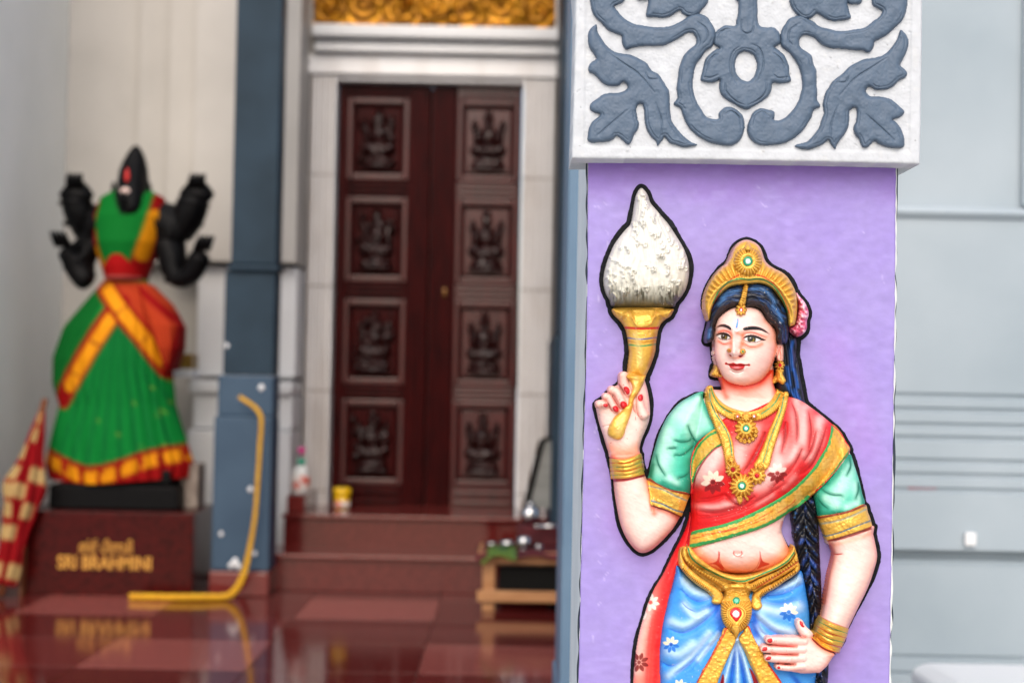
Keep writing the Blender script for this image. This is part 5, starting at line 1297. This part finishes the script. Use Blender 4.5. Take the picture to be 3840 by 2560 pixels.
border('sari_border', c4('1925 500 1912 580 1880 680 1830 760 1780 840 1700 930 1600 1020 1480 1100 1350 1170 1200 1240 1050 1290 900 1322 815 1350 800 1410 806 1472 950 1442 1100 1402 1300 1342 1450 1282 1580 1202 1700 1122 1800 1032 1900 932 2000 802 2067 706 2030 630 1990 560'),
       [('1922 520 1912 585 1884 680 1836 765 1785 845 1705 935 1605 1027 1485 1107 1355 1178 1205 1248 1055 1298 905 1330 820 1358', 15), ('806 1455 950 1428 1100 1388 1300 1328 1450 1268 1580 1190 1700 1105 1740 1070', 14), ('2060 712 2000 790 1900 920 1800 1020', 7)],
       ['830 1395 1000 1360 1180 1315', '900 1370 1100 1330 1300 1262 1460 1180', '1500 1195 1600 1130 1640 1090', '1060 1352 1250 1300 1400 1240'], 9)
# red hem line under the border
# ---- belt
b_up = c5('742 292 735 330 760 372 800 410 860 450 940 492 1010 528 1080 552 1150 562 1190 555 1260 522 1340 488 1420 452 1490 405 1530 340 1526 285 1505 325 1450 385 1380 430 1300 470 1220 496 1150 505 1080 503 1000 483 920 440 850 390 800 340 765 295')
b_mid = c5('715 300 700 340 715 380 750 420 810 470 880 520 940 558 985 590 1000 608 1025 612 1048 598 1052 575 1035 558 1005 545 940 510 860 470 790 425 750 375 738 330')
b_mid_r = c5('1545 340 1558 400 1555 430 1500 470 1420 520 1340 560 1270 590 1235 605 1200 612 1168 600 1160 570 1180 552 1205 560 1260 530 1340 495 1420 458 1490 412 1532 350')
b_low = c5('700 300 682 350 680 410 702 465 750 520 810 572 870 610 910 640 922 670 918 695 935 712 965 716 995 700 1005 665 995 630 960 595 900 555 820 500 755 440 715 380 698 340')
b_low_r = c5('1560 410 1566 455 1535 495 1460 545 1390 595 1330 630 1290 655 1282 690 1292 725 1275 750 1250 758 1222 745 1210 710 1215 670 1240 630 1290 595 1360 560 1440 515 1520 462')
def gold_part(name, pts, parent=None, thick=18, ew=12, lines=(), beads=None, seed=1, conv=c5, dark=(), tex=1.0, z0=15, baseb=4, minb=40, extra=None, step=2.0):
    P = Patch([pts], step=step, color=GOLD, metal=.28); b = base(P, baseb)
    P.H = np.maximum(b, minb)+thick*pillow(P.sd, ew)+tex*vnoise(P.X, P.Y, 7, seed)
    P.mix(.35*sstep(0, .6, vnoise(P.X, P.Y, 18, seed)), (206, 148, 46)); P.mix(.4*np.exp(-np.maximum(P.sd, 0)/3.0), (200, 136, 60))
    if beads:
        bp, w_, cnt, hh = beads; D, T = P.line(conv(bp), w_*2+6)
        P.H += hh*np.exp(-(D/w_)**2)*(0.5+0.5*np.cos(2*np.pi*T*cnt))
        P.mix(.85*np.exp(-(D/w_)**2)*(0.5-0.5*np.cos(2*np.pi*T*cnt)), DGOLD)
    for l, w_, c in lines: P.stroke(conv(l), w_, c, .97, 1.2, False, 0, .25); P.ridge(conv(l), w_*.6, -4)
    if extra: extra(P)
    return build(P, name, ENAMEL, parent or fig, z0, clamp=2)
plate = c5('742 292 765 295 800 340 850 390 920 440 1000 483 1080 503 1150 505 1220 496 1300 470 1380 430 1450 385 1505 325 1526 285 1558 400 1566 455 1535 495 1460 545 1390 595 1330 630 1290 655 1250 640 1210 615 1150 600 1050 600 1000 620 960 640 920 660 870 610 810 572 750 520 702 465 680 410 682 350 700 300')
belt = gold_part('belt', plate, None, 5, 8, [], None, 31, minb=66)
gold_part('belt_strand', b_up, belt, 22, 11, [('748 305 758 350 790 393 848 438 928 481 1010 518 1085 540 1150 545 1190 534 1262 504 1340 470 1418 436 1482 392 1523 335', 6, GRN)], None, 2, minb=92)
gold_part('belt_strand', b_mid, belt, 20, 10, [], ('735 400 800 450 880 500 960 545 1000 570', 8, 17, 15), 3, z0=20, minb=88)
gold_part('belt_strand', b_mid_r, belt, 20, 10, [('1558 398 1500 440 1420 490 1330 545 1250 592', 4, (200, 40, 50))], ('1540 395 1460 455 1370 510 1280 555 1220 580', 8, 18, 15), 4, z0=20, minb=88)
gold_part('belt_strand', b_low, belt, 22, 12, [('703 345 720 400 770 455 830 500 900 548 960 590 1000 632', 3.5, (196, 60, 30))], ('705 450 760 510 830 562 900 612', 8, 18, 15), 5, z0=20, minb=84)
gold_part('belt_strand', b_low_r, belt, 22, 12, [], ('1540 470 1460 525 1380 580 1310 625 1270 660', 8, 18, 15), 6, z0=20, minb=84)
def spiral(P):
    for c, r in ((c5('958 680')[0], 16), (c5('1250 722')[0], 17)): P.bump(c, r*.6, r*.6, 9)
def shield_x(P):
    c = c5('1100 790')[0]; th = np.arctan2(P.Y-c[1], P.X-c[0]); r = np.hypot(P.X-c[0], (P.Y-c[1])*.95)
    mk = sstep(34, 40, r)*(P.Y > c5('0 690')[0][1])
    P.H += mk*6*np.cos(th*34)*sstep(0, 6, P.sd); P.mix(mk*.5*(0.5-0.5*np.cos(th*34)), DGOLD)
    P.H += 8*np.exp(-((P.sdf(smooth(c5('1100 735 1150 760 1155 800 1130 830 1103 862 1070 830 1045 800 1050 760')), 40)+5)/4)**2)
    for k in range(7): P.bump(c5(f'{1030+24*k} {640+8*math.sin(k*2)}')[0], 7, 6, 7)
shield = gold_part('buckle', c5('1005 575 1000 620 1008 660 990 700 984 750 990 810 1012 865 1050 905 1082 925 1100 968 1122 925 1155 900 1190 860 1212 800 1216 745 1208 695 1195 655 1212 615 1205 575 1150 560 1060 558'), belt, 32, 16, [], None, 7, z0=20, extra=shield_x)
gold_part('buckle_drop', c5('1066 880 1080 868 1110 866 1126 882 1122 918 1108 950 1097 966 1084 945 1068 912'), belt, 16, 9, [], None, 8, z0=20, baseb=3)
def gem(name, c, r, col, ctr, parent, ry=None, pts=None):
    ry = ry or r
    a = np.linspace(0, 2*np.pi, 18, endpoint=False)
    pts = pts if pts is not None else np.stack([c[0]+r*np.cos(a), c[1]+ry*np.sin(a)], 1)
    P = Patch([pts], step=1.4, color=col); b = base(P, 3); P.H = b+7*pillow(P.sd, r*.8)
    P.mix((1-sstep(r*.42, r*.62, np.hypot(P.X-c[0], P.Y-c[1])+1.5*vnoise(P.X, P.Y, 5, 3))), ctr)
    return build(P, name, ENAMEL, parent, 20)
gem('gem', c5('1100 686')[0], 14, (24, 150, 110), (120, 205, 180), belt); gem('gem', c5('1098 785')[0], 24, (206, 30, 36), (250, 236, 236), belt, pts=c5('1098 738 1130 752 1142 782 1128 812 1100 842 1070 812 1052 782 1066 752'))
# ---- gold ribbons
def ribbon(pts, reds, seed):
    def ex(P):
        P.H += 5*np.maximum(vnoise(P.X, P.Y, 9, seed), 0)+7*np.exp(-(np.maximum(P.sd, 0)/5)**2)*np.maximum(vnoise(P.X, P.Y, 7, seed+1), -.2)
        P.mix(.5*sstep(0, .5, vnoise(P.X, P.Y, 16, seed+3)), (240, 170, 50))
        for l, w_, c in reds: P.stroke(c5(l), w_, c, .95, 1.6, False, 0, .4)
    return gold_part('skirt_ribbon', pts, None, 14, 8, [], None, seed, z0=10, extra=ex)
ribbon(c5('1012 885 985 950 955 1010 905 1110 850 1205 805 1300 760 1450 930 1450 962 1294 985 1235 1012 1170 1050 1085 1096 975 1060 915'), [('1025 890 990 970 940 1060 890 1150 840 1240 810 1300 770 1450', 8, (214, 70, 30))], 11)
ribbon(c5('1190 872 1212 920 1245 990 1300 1080 1352 1170 1410 1250 1445 1310 1500 1450 1340 1450 1268 1300 1240 1235 1202 1160 1160 1060 1118 968 1150 920'), [('1190 880 1225 940 1262 1010', 8, (220, 60, 30)), ('1345 1160 1400 1240 1440 1310 1500 1450', 13, (214, 40, 26))], 13)

# ---- bangles (each ring its own part)
def bangle_set(conv, pairs, w, seed, cols):
    for k, (a, m_, b_) in enumerate(pairs):
        mid_ = conv(f'{a} {m_} {b_}'); e0 = mid_[0]-mid_[1]; e1 = mid_[2]-mid_[1]; mid_[0] += e0/np.linalg.norm(e0)*2; mid_[2] += e1/np.linalg.norm(e1)*2; q = smooth(mid_, False, 6)
        t = np.gradient(q, axis=0); nn = np.stack([-t[:, 1], t[:, 0]], 1); nn /= np.linalg.norm(nn, axis=1)[:, None]
        poly = np.vstack([q+nn*w, (q-nn*w)[::-1]])
        P = Patch([poly], step=1.7, color=GOLD, metal=.6, n=1); bs = base(P, 4)
        P.H = np.maximum(bs, 20)+13*pillow(P.sd, w)+1.3*vnoise(P.X, P.Y, 9, seed+k)
        P.mix(.4*sstep(0, .6, vnoise(P.X, P.Y, 14, seed+k)), (232, 186, 110))
        D, T = P.line(q+nn*w*0.95, 12); P.mix(.95*(1-sstep(1.2, 3.2, D)), cols[k % len(cols)], 0)
        build(P, 'bangle', ENAMEL, fig, 8, compose=False, clamp=3)
bangle_set(c4, [('186 790', '310 790', '430 748'), ('186 822', '315 822', '438 782'), ('188 852', '318 852', '444 815'), ('190 886', '320 884', '448 848'), ('192 915', '322 912', '448 880')], 8.2, 3, [(204, 26, 40), (26, 150, 110), (204, 20, 40), (26, 150, 90), (176, 20, 30)])
bangle_set(cd, [('1430 240', '1680 360', '2010 480'), ('1385 330', '1640 470', '1985 575'), ('1355 425', '1610 580', '1930 665'), ('1325 520', '1570 680', '1895 765'), ('1310 600', '1540 790', '1840 890')], 9.4, 23, [(26, 150, 90), (204, 20, 40), (26, 150, 90), (204, 20, 40), (190, 20, 30)])

# ---- necklaces
choker = c4('985 200 1000 250 1040 310 1090 350 1160 382 1250 400 1330 392 1400 360 1450 310 1480 260 1492 225 1515 240 1560 265 1550 310 1500 380 1440 430 1360 470 1250 480 1150 470 1060 430 990 370 950 300 935 235 950 205')
def chk(P):
    for p_, c_ in (('1000 205 1020 260 1060 320 1120 362 1200 388 1280 392 1350 378 1410 340 1460 280 1480 240', (196, 30, 50)), ('975 215 995 280 1035 345 1090 390 1140 415', (30, 150, 100)), ('1370 420 1430 380 1480 330 1515 265', (30, 150, 100))): P.stroke(c4(p_), 4.5, c_, .95, 1.3, False, 0, .3); P.ridge(c4(p_), 4, -6)
    for p_ in ('985 210 1010 270 1050 332 1110 378 1200 402 1280 405 1360 388 1420 345 1475 270', ): P.ridge(c4(p_), 6, 8)
    D, T = P.line(c4('945 240 965 310 1005 380 1070 435 1150 462'), 20); P.H += np.exp(-(D/8)**2)*(5+5*np.cos(2*np.pi*T*17))
    D, T = P.line(c4('1340 465 1430 425 1500 365 1545 290'), 20); P.H += np.exp(-(D/8)**2)*(5+5*np.cos(2*np.pi*T*15))
gold_part('choker', choker, None, 15, 9, [], None, 21, c4, extra=chk, z0=10)
def chain(pts, bead, green, seed):
    def ex(P):
        D, T = P.line(c4(bead), 20); cnt = 44
        P.H += np.exp(-(D/6)**2)*(4+5*np.cos(2*np.pi*T*cnt)); P.mix(.6*np.exp(-(D/6)**2)*(.5-.5*np.cos(2*np.pi*T*cnt)), DGOLD)
        P.stroke(c4(green), 4.2, (30, 150, 110), .95, 1.2, False, 0, .3); P.ridge(c4(green), 3.5, -5)
    return gold_part('necklace_chain', pts, None, 17, 9, [], None, seed, c4, extra=ex, z0=10)
chain(c4('930 240 925 300 945 380 975 460 1005 530 1035 600 1062 680 1078 760 1090 820 1110 850 1160 840 1170 800 1158 740 1150 660 1130 590 1095 520 1050 450 1010 380 985 310 975 240 955 215'), '935 260 945 340 975 430 1010 520 1045 600 1072 690 1088 780 1098 830', '965 232 970 310 1000 400 1050 480 1100 560 1125 640 1140 750', 31)
chain(c4('1585 262 1575 340 1555 420 1530 500 1505 580 1480 660 1455 740 1435 820 1400 860 1330 850 1310 820 1340 770 1370 700 1400 630 1430 550 1465 470 1500 390 1530 310 1545 255 1565 245'), '1580 280 1560 390 1525 500 1495 600 1465 700 1440 800', '1545 285 1530 370 1500 460 1465 550 1430 640 1410 720 1385 800', 32)
def rosette(name, c, r, n, parent=None, gemc=None, gr=0, seed=1, thick=16, ctr=(250, 240, 240), sc=.08, baser=5):
    a = np.linspace(0, 2*np.pi, 6*n, endpoint=False); rr = r*(1+sc*np.cos(n*a))
    pts = np.stack([c[0]+rr*np.cos(a), c[1]+rr*np.sin(a)], 1)
    def ex(P):
        th = np.arctan2(P.Y-c[1], P.X-c[0]); d = np.hypot(P.X-c[0], P.Y-c[1])
        m = sstep(.5*r, .7*r, d); P.H += m*4*np.cos(n*th); P.mix(m*.55*(.5-.5*np.cos(n*th)), DGOLD)
        P.H += 5*np.exp(-((d-.46*r)/(.10*r+1))**2)
    o = gold_part(name, pts, parent, thick, r*.45, [], None, seed, c4, z0=10, baseb=baser, extra=ex, step=1.7)
    if gemc: gem('gem', c, gr, gemc, ctr, o)
    return o
rosette('pendant', c4('1250 535')[0], 40, 13, None, (30, 160, 130), 12, 3, 18, (200, 240, 230))
for k, (x, y) in enumerate(((1185, 605), (1210, 628), (1240, 638), (1275, 635), (1303, 618), (1325, 590), (1330, 558))): rosette('pendant_bead', c4(f'{x} {y}')[0], 9, 6, None, None, 0, 40+k, 14, sc=.03)
rosette('choker_setting', c4('1183 440')[0], 13, 8, None, (206, 30, 60), 7, 4, 14); rosette('choker_setting', c4('1314 440')[0], 13, 8, None, (206, 30, 60), 7, 5, 14)
rosette('choker_boss', c4('1250 445')[0], 17, 8, None, None, 0, 8, 12)
rosette('chain_boss', c4('1136 780')[0], 13, 8, None, None, 0, 9, 14); rosette('chain_boss', c4('1362 835')[0], 14, 8, None, None, 0, 10, 14)
rosette('pendant', c4('1148 858')[0], 28, 11, None, (200, 20, 40), 8, 11, 18, (200, 20, 40)); rosette('pendant', c4('1335 905')[0], 33, 11, None, (200, 20, 40), 8, 12, 18, (200, 20, 40))
rosette('pendant', c4('1218 985')[0], 44, 15, None, (24, 140, 100), 15, 13, 24, (200, 236, 226))
gold_part('pendant_drop', c4('1180 1068 1205 1060 1222 1075 1225 1100 1210 1125 1198 1130 1182 1108 1174 1085'), None, 16, 8, [], None, 14, c4, z0=10); gold_part('pendant_drop', c4('1240 1062 1262 1072 1272 1090 1264 1102 1246 1090 1236 1075'), None, 14, 6, [], None, 15, c4, z0=10)

# ---- earrings, nose studs, nails
gold_part('earring', c3('440 1245 468 1262 482 1310 500 1345 498 1362 450 1362 402 1342 412 1310 428 1280'), None, 26, 10, [], ('410 1335 450 1345 495 1352', 5, 5, 8), 16, c3, z0=0, minb=46)
er = rosette('earring', c3('1024 1252')[0], 18, 9, None, (206, 24, 50), 7, 17, 22, (206, 24, 50))
gold_part('earring_drop', c3('988 1290 1058 1290 1052 1330 1066 1360 1078 1395 1050 1426 1012 1405 966 1418 960 1378 985 1335'), er, 24, 11, [], None, 18, c3, tex=3, z0=10)
rosette('nose_stud', c3('564 1118')[0], 8, 6, None, (190, 30, 40), 3, 19, 10, (190, 30, 40), baser=2); rosette('nose_stud', c3('690 1128')[0], 11, 6, None, (30, 150, 100), 4, 20, 10, (30, 150, 100), baser=2)
def nail(c, rx, ry, rot):
    rx *= 1.15; ry *= 1.15
    k = math.radians(rot); a = np.linspace(0, 2*np.pi, 14, endpoint=False)
    pts = np.stack([c[0]+rx*np.cos(a)*math.cos(k)-ry*np.sin(a)*math.sin(k), c[1]+rx*np.cos(a)*math.sin(k)+ry*np.sin(a)*math.cos(k)], 1)
    P = Patch([pts], step=1.4, color=(206, 22, 34)); P.H = base(P, 2.5)+4*pillow(P.sd, 3); P.blob(c-np.array([2, 2]), 3, 4, (240, 120, 124), .5)
    build(P, 'fingernail', ENAMEL, body, 15, compose=False)
for conv, p_, rx, ry, ro in ((ch, '462 298', 10, 14, -25), (ch, '424 494', 11, 14, -30), (ch, '316 545', 9.5, 11.5, -35), (ch, '182 497', 8, 6.5, 10), (ch, '647 392', 9, 12, -4), (cd, '360 668', 11, 9.5, 5), (cd, '248 842', 12, 9, 0), (cd, '336 1030', 10.5, 9, 0), (cd, '542 1238', 9, 6.5, 25), (cd, '1052 318', 7, 13, -28)):
    nail(conv(p_)[0], rx, ry, ro)

# ---- hair over the forehead and crown
hf = c3('386 836 400 760 428 690 475 622 540 562 600 535 690 522 745 518 830 513 900 528 960 568 1010 628 1060 708 1092 790 1102 890 1105 960 1090 1040 1064 1062 1035 1068 1005 1050 985 1010 988 960 975 915 940 885 905 845 880 795 845 750 790 728 725 735 700 742 640 742 580 738 530 765 490 800 460 840 440 890 432 950 428 1015 398 1042 362 1048 350 1012 362 950')
P = Patch([hf], step=2.0, color=(24, 28, 40)); b = base(P, 3)
hl = c3('428 1015 440 890 490 800 580 740 640 738'); hr = c3('725 733 790 726 850 752 900 845 985 925 990 1010')
DL, TL = P.line(hl, 140); DR, TR = P.line(hr, 170); Dm = np.minimum(DL, DR)
P.H = np.maximum(b*0.6, 88)+62*pillow(P.sd, 46)+3.0*np.sin(Dm/3.1+2.0*vnoise(P.X, P.Y, 20, 2))+2*np.sin(Dm/1.9+3*vnoise(P.X, P.Y, 30, 4))
P.H = np.maximum(P.H, np.where(P.sd > 3, b+8, 0))
sk_ = (0.5+0.5*np.sin(Dm/2.6+3*vnoise(P.X, P.Y, 24, 6)))*sstep(-.5, .4, vnoise(P.X, P.Y, 30, 8))
top_ = P.Y < c3('0 830')[0][1]
P.mix(.7*sk_*sstep(16, 34, Dm)*top_, (48, 88, 150)); P.mix(.5*sk_*sstep(10, 20, Dm)*(~top_), (26, 60, 120)); P.mix(1-sstep(6, 15, Dm), (18, 14, 16))
for p_ in ('500 640 560 600 640 580', '780 560 850 560 920 600 980 680', '470 700 520 650', '960 720 1010 780 1040 850', '390 930 375 1000'): P.air(c3(p_), 8, (80, 134, 198), .5)
P.air(c3('704 525 700 620 690 735'), 9, (24, 27, 34), .9); P.ridge(c3('706 520 700 620 690 740'), 8, -10)
build(P, 'hair', ENAMEL, fig, 30)
cr = c3('376 840 346 760 340 690 350 620 370 555 400 490 440 430 490 370 540 330 568 282 590 225 620 172 660 136 710 118 760 125 810 150 848 190 868 240 888 300 922 342 980 380 1040 410 1090 452 1130 512 1160 572 1176 640 1181 720 1176 800 1160 880 1140 894 1102 892 1094 800 1062 712 1012 632 962 572 902 532 832 517 745 522 690 526 600 539 542 566 478 626 431 694 404 762 388 838')
P = Patch([cr], step=2.0, color=GOLD, metal=.28)
P.H = 84+66*pillow(P.sd, 34)+12*sstep(0, 60, P.Y-c3('0 300')[0][1])
cc = c3('735 760')[0]; th = np.arctan2(P.Y-cc[1], (P.X-cc[0])*1.05)
inn = c3('388 838 404 762 431 694 478 626 542 566 600 539 690 526 745 522 832 517 902 532 962 572 1012 632 1062 712 1094 800 1102 892'); Di, Ti = P.line(inn, 120)
rimm = sstep(24, 32, Di); low = (P.Y > c3('0 335')[0][1])*rimm*(1-P._g(c3('738 320')[0], 62, 66))
P.H += low*7*np.cos(th*52)*sstep(2, 10, P.sd); P.mix(low*.6*(.5-.5*np.cos(th*52))*sstep(2, 10, P.sd), DGOLD)
P.H += 9*np.exp(-((Di-6)/5)**2)+6*np.exp(-((Di-22)/5)**2)
P.mix((1-sstep(4, 11, P.sd+2*vnoise(P.X, P.Y, 12, 3)))*sstep(c3('0 470')[0][1], c3('0 330')[0][1], P.Y), (214, 164, 138), 0)
P.stroke(c3('405 760 440 670 480 590 540 515 600 465 655 435'), 5, (208, 24, 28), .97, 1.4, False, 0, .4); P.stroke(c3('800 434 860 448 910 472 970 512'), 5, (208, 24, 28), .97, 1.4, False, 0, .4); P.stroke(c3('970 512 1030 590 1080 690 1110 780'), 4, (226, 90, 40), .9, 1.4, False, 0, .4)
P.stroke(c3('420 690 455 610 510 540 580 490 660 470 740 478 830 470 900 490 960 530 1010 590 1060 680 1088 770'), 5.5, (26, 150, 84), .97, 1.4, False, 0, .35)
P.H += 1.2*vnoise(P.X, P.Y, 8, 3)
crown = build(P, 'crown', ENAMEL, fig, 20)
rosette('crown_medallion', c3('735 312')[0], 53, 24, crown, (24, 140, 100), 18, 22, 24, (225, 240, 236), sc=.02, baser=8)
gold_part('crown_drop', c3('735 135 755 160 770 188 758 212 735 218 712 208 702 186 716 160'), crown, 30, 11, [], None, 23, c3, z0=30, baseb=5)
gold_part('parting_chain', c3('700 528 736 528 732 580 722 640 712 700 690 720 652 708 655 680 672 640 684 590'), None, 14, 8, [], ('716 540 706 610 690 680', 9, 7, 6), 24, c3, z0=40, minb=100)
rosette('forehead_jewel', c3('674 752')[0], 21, 8, None, (214, 30, 40), 8, 25, 20, (250, 225, 225))
fl_ = c3('1172 596 1205 632 1248 682 1278 745 1284 800 1268 855 1268 915 1242 962 1195 994 1150 982 1112 950 1100 915 1112 898 1150 892 1172 840 1188 760 1184 680')
P = Patch([fl_], step=2.0, color=(240, 150, 176)); n1_ = vnoise(P.X, P.Y, 9, 3); n2_ = vnoise(P.X, P.Y, 5, 5)
P.H = 60+46*pillow(P.sd, 22)+9*n1_+4*n2_; P.mix(.8*sstep(.0, .5, n1_), (252, 206, 216)); P.mix(.8*sstep(.1, .5, -n1_), (206, 60, 100)); P.air(c3('1184 690 1186 780 1168 850 1120 910'), 9, (176, 40, 70), .9); P.air(c3('1150 970 1190 985'), 12, (170, 30, 50), .8)
build(P, 'hair_flower', ENAMEL, fig, 0)

# ---- black painted contour round the whole figure
bandR = c4('1824 1228 2060 1178 2180 1128 2210 1190 2232 1255 2242 1330 2150 1354 1902 1417')
ring = [face, larm_u, larm_f, lhand, torso, drp, rarm_u, rarm_f, bandR, cr, fl_, hb, c3('386 836 362 950 350 1012 362 1048 398 1042 428 1015 440 900'), c3('440 1245 500 1345 498 1362 450 1362 402 1342'), sari]
tuft = c2('485 130 517 158 542 200 562 260 612 320 662 380 722 450 782 540 832 620 872 700 900 800 902 900 882 1000 842 1080 792 1140 750 1184 480 1186 240 1178 200 1110 168 1050 150 960 155 880 180 780 210 700 242 630 290 560 340 500 386 450 402 390 412 330 421 270 432 210 456 150')
cup = c2('228 1192 300 1182 480 1182 640 1184 762 1196 758 1228 735 1262 690 1292 655 1330 630 1390 622 1440 612 1500 604 1580 566 1690 524 1780 505 1815 372 1800 356 1774 362 1690 374 1590 366 1500 352 1411 335 1360 300 1305 255 1260 230 1228')
def contour(polys, name, parent, gap, wid, seed):
    P = Patch(polys, step=2.5, pad=40, color=(16, 18, 23), n=3)
    d = np.full(P.X.shape, -60.0)
    for p in P.polys: d = np.maximum(d, P.sdf(p, 50))
    P.sd = d+(wid(P.X, P.Y) if callable(wid) else wid)+3.2*vnoise(P.X, P.Y, 75, seed)+1.0*vnoise(P.X, P.Y, 9, seed+1)
    if gap is not None:
        for g_ in gap: P.sd = np.minimum(P.sd, -P.sdf(smooth(g_), 60))
    P.H = 5+1.2*vnoise(P.X, P.Y, 9, 3)-2*(1-pillow(P.sd, 5)); P.mix(.4*sstep(.2, .7, vnoise(P.X, P.Y, 16, 2)), (34, 39, 47))
    return build(P, name, PLASTER, parent, -3, compose=False)
holeR = c4('1600 1180 1570 1290 1575 1380 1620 1480 1700 1620 1720 1800 1700 1960 1740 2000 1830 1760 1930 1560 1880 1430 1850 1340 1800 1160 1740 1060')
holeR2 = c5('1695 1010 1720 1120 1740 1150 1800 1090 1860 1080 2000 900 2000 1300 1760 1400 1640 1400 1640 1200')
holeW = c5('1440 60 1425 160 1480 280 1560 420 1640 700 1650 930 1700 900 1735 800 1765 560 1800 420 1812 330 1780 220 1730 40 1650 -60 1520 -20')
contour(ring, 'painted_contour', fig, [holeR, holeR2, holeW], lambda X, Y: 13-11.5*sstep(c5('0 420')[0][1], c5('0 930')[0][1], Y)*(X > c5('1700 0')[0][0]), 3)

# ================================================================== FLY WHISK HELD IN THE RAISED HAND
wc = at(2400, 1130, PY)
wh = thing('fly_whisk', (float(wc[0]), PY, float(wc[2])), 'white tufted fly whisk with gold handle held in the raised hand', 'whisk')
P = Patch([tuft], step=2.1, color=(228, 227, 219))
P.H = 22+104*pillow(P.sd, 92)
ax_ = c2('485 140 500 400 500 1180'); rg_ = np.random.default_rng(12)
sx = (P.X-c2('500 0')[0][0])/(20+0.0+np.clip((P.Y-c2('0 130')[0][1])*.55, 10, 170))
P.H += 2.2*np.sin(sx*42+2*vnoise(P.X, P.Y, 40, 5))*sstep(0, 20, P.sd)+1.2*vnoise(P.X*2, P.Y*.4, 9, 6)
for k in range(150):
    x, y = rg_.uniform(150, 900), rg_.uniform(200, 1120); c = c2(f'{x} {y}')[0]
    i = int((c[1]-P.Y[0, 0])/2.1), int((c[0]-P.X[0, 0])/2.1)
    if not (0 <= i[0] < P.X.shape[0] and 0 <= i[1] < P.X.shape[1]) or P.sd[i] < 4: continue
    l = rg_.uniform(8, 20); dxy = np.array([(x-500)/420*0.5-rg_.uniform(-.2, .5), -1.0]); dxy /= np.linalg.norm(dxy)
    e = c+dxy*l; cv = e+np.array([-4, 2])*rg_.uniform(.4, 1.3)
    q_ = np.array([c, (c+e)/2+np.array([2, 0]), e, cv]); P.stroke(q_+np.array([3.5, 2.5]), 3.5, (176, 170, 148), .55, 1.8, True); P.stroke(q_, 3, (238, 237, 230), .8, 1.5)  # offset tan stroke paints crevice shade beside each pale hook
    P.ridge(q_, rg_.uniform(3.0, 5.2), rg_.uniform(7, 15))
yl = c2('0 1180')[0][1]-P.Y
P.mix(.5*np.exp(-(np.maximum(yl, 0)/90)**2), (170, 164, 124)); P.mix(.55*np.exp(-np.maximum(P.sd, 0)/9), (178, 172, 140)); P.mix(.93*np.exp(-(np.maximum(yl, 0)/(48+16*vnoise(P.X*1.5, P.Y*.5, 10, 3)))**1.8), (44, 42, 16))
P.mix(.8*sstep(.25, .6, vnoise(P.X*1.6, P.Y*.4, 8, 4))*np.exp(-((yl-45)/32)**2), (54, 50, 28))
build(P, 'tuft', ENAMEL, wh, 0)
for tipp in ('430 340', '405 415', '485 150'):
    pass
def cupx(P):
    P.stroke(c2('345 1360 480 1368 640 1362'), 9, (206, 26, 30), .97, 1.5); P.stroke(c2('362 1450 480 1462 625 1445'), 5, (40, 90, 160), .95, 1.4); P.stroke(c2('375 1510 480 1522 610 1506'), 6, (24, 150, 90), .95, 1.4); P.stroke(c2('368 1478 480 1490 615 1474'), 4, (190, 120, 30), .95, 1.4)
    for p_ in ('236 1205 280 1290 340 1240 380 1215', '380 1215 430 1330 500 1345 570 1320 610 1215', '610 1215 660 1250 705 1280 752 1205'): P.ridge(c2(p_), 6, 7); P.stroke(c2(p_), 5, (186, 124, 40), .6, 3)
    P.H += 8*np.exp(-((P.Y-c2('0 1196')[0][1])/9)**2)
    P.air(c2('430 1420 460 1560 470 1680'), 12, GOLDL, .5); P.air(c2('600 1420 575 1600 560 1690'), 8, (190, 110, 40), .6)
gold_part('handle_cup', cup, wh, 66, 62, [], None, 26, c2, z0=0, minb=16, baseb=1, extra=cupx)
gold_part('handle_grip', ch('474 105 482 140 526 200 540 290 508 370 490 420 480 490 440 530 395 570 350 610 300 650 260 720 225 780 206 850 215 895 260 930 340 957 392 940 432 880 452 800 490 700 520 610 548 510 562 420 604 350 650 290 692 200 714 120 708 98'), wh, 22, 13, [], None, 27, c4, z0=0, minb=70, baseb=6, extra=lambda P: (P.bump(ch('330 800')[0], 30, 36, 14), P.air(c4('400 0 390 120 375 240'), 9, GOLDL, .5), P.air(c4('290 440 265 500 250 560'), 14, GOLDL, .5)))
contour([tuft, cup], 'painted_contour', wh, None, 17, 8)
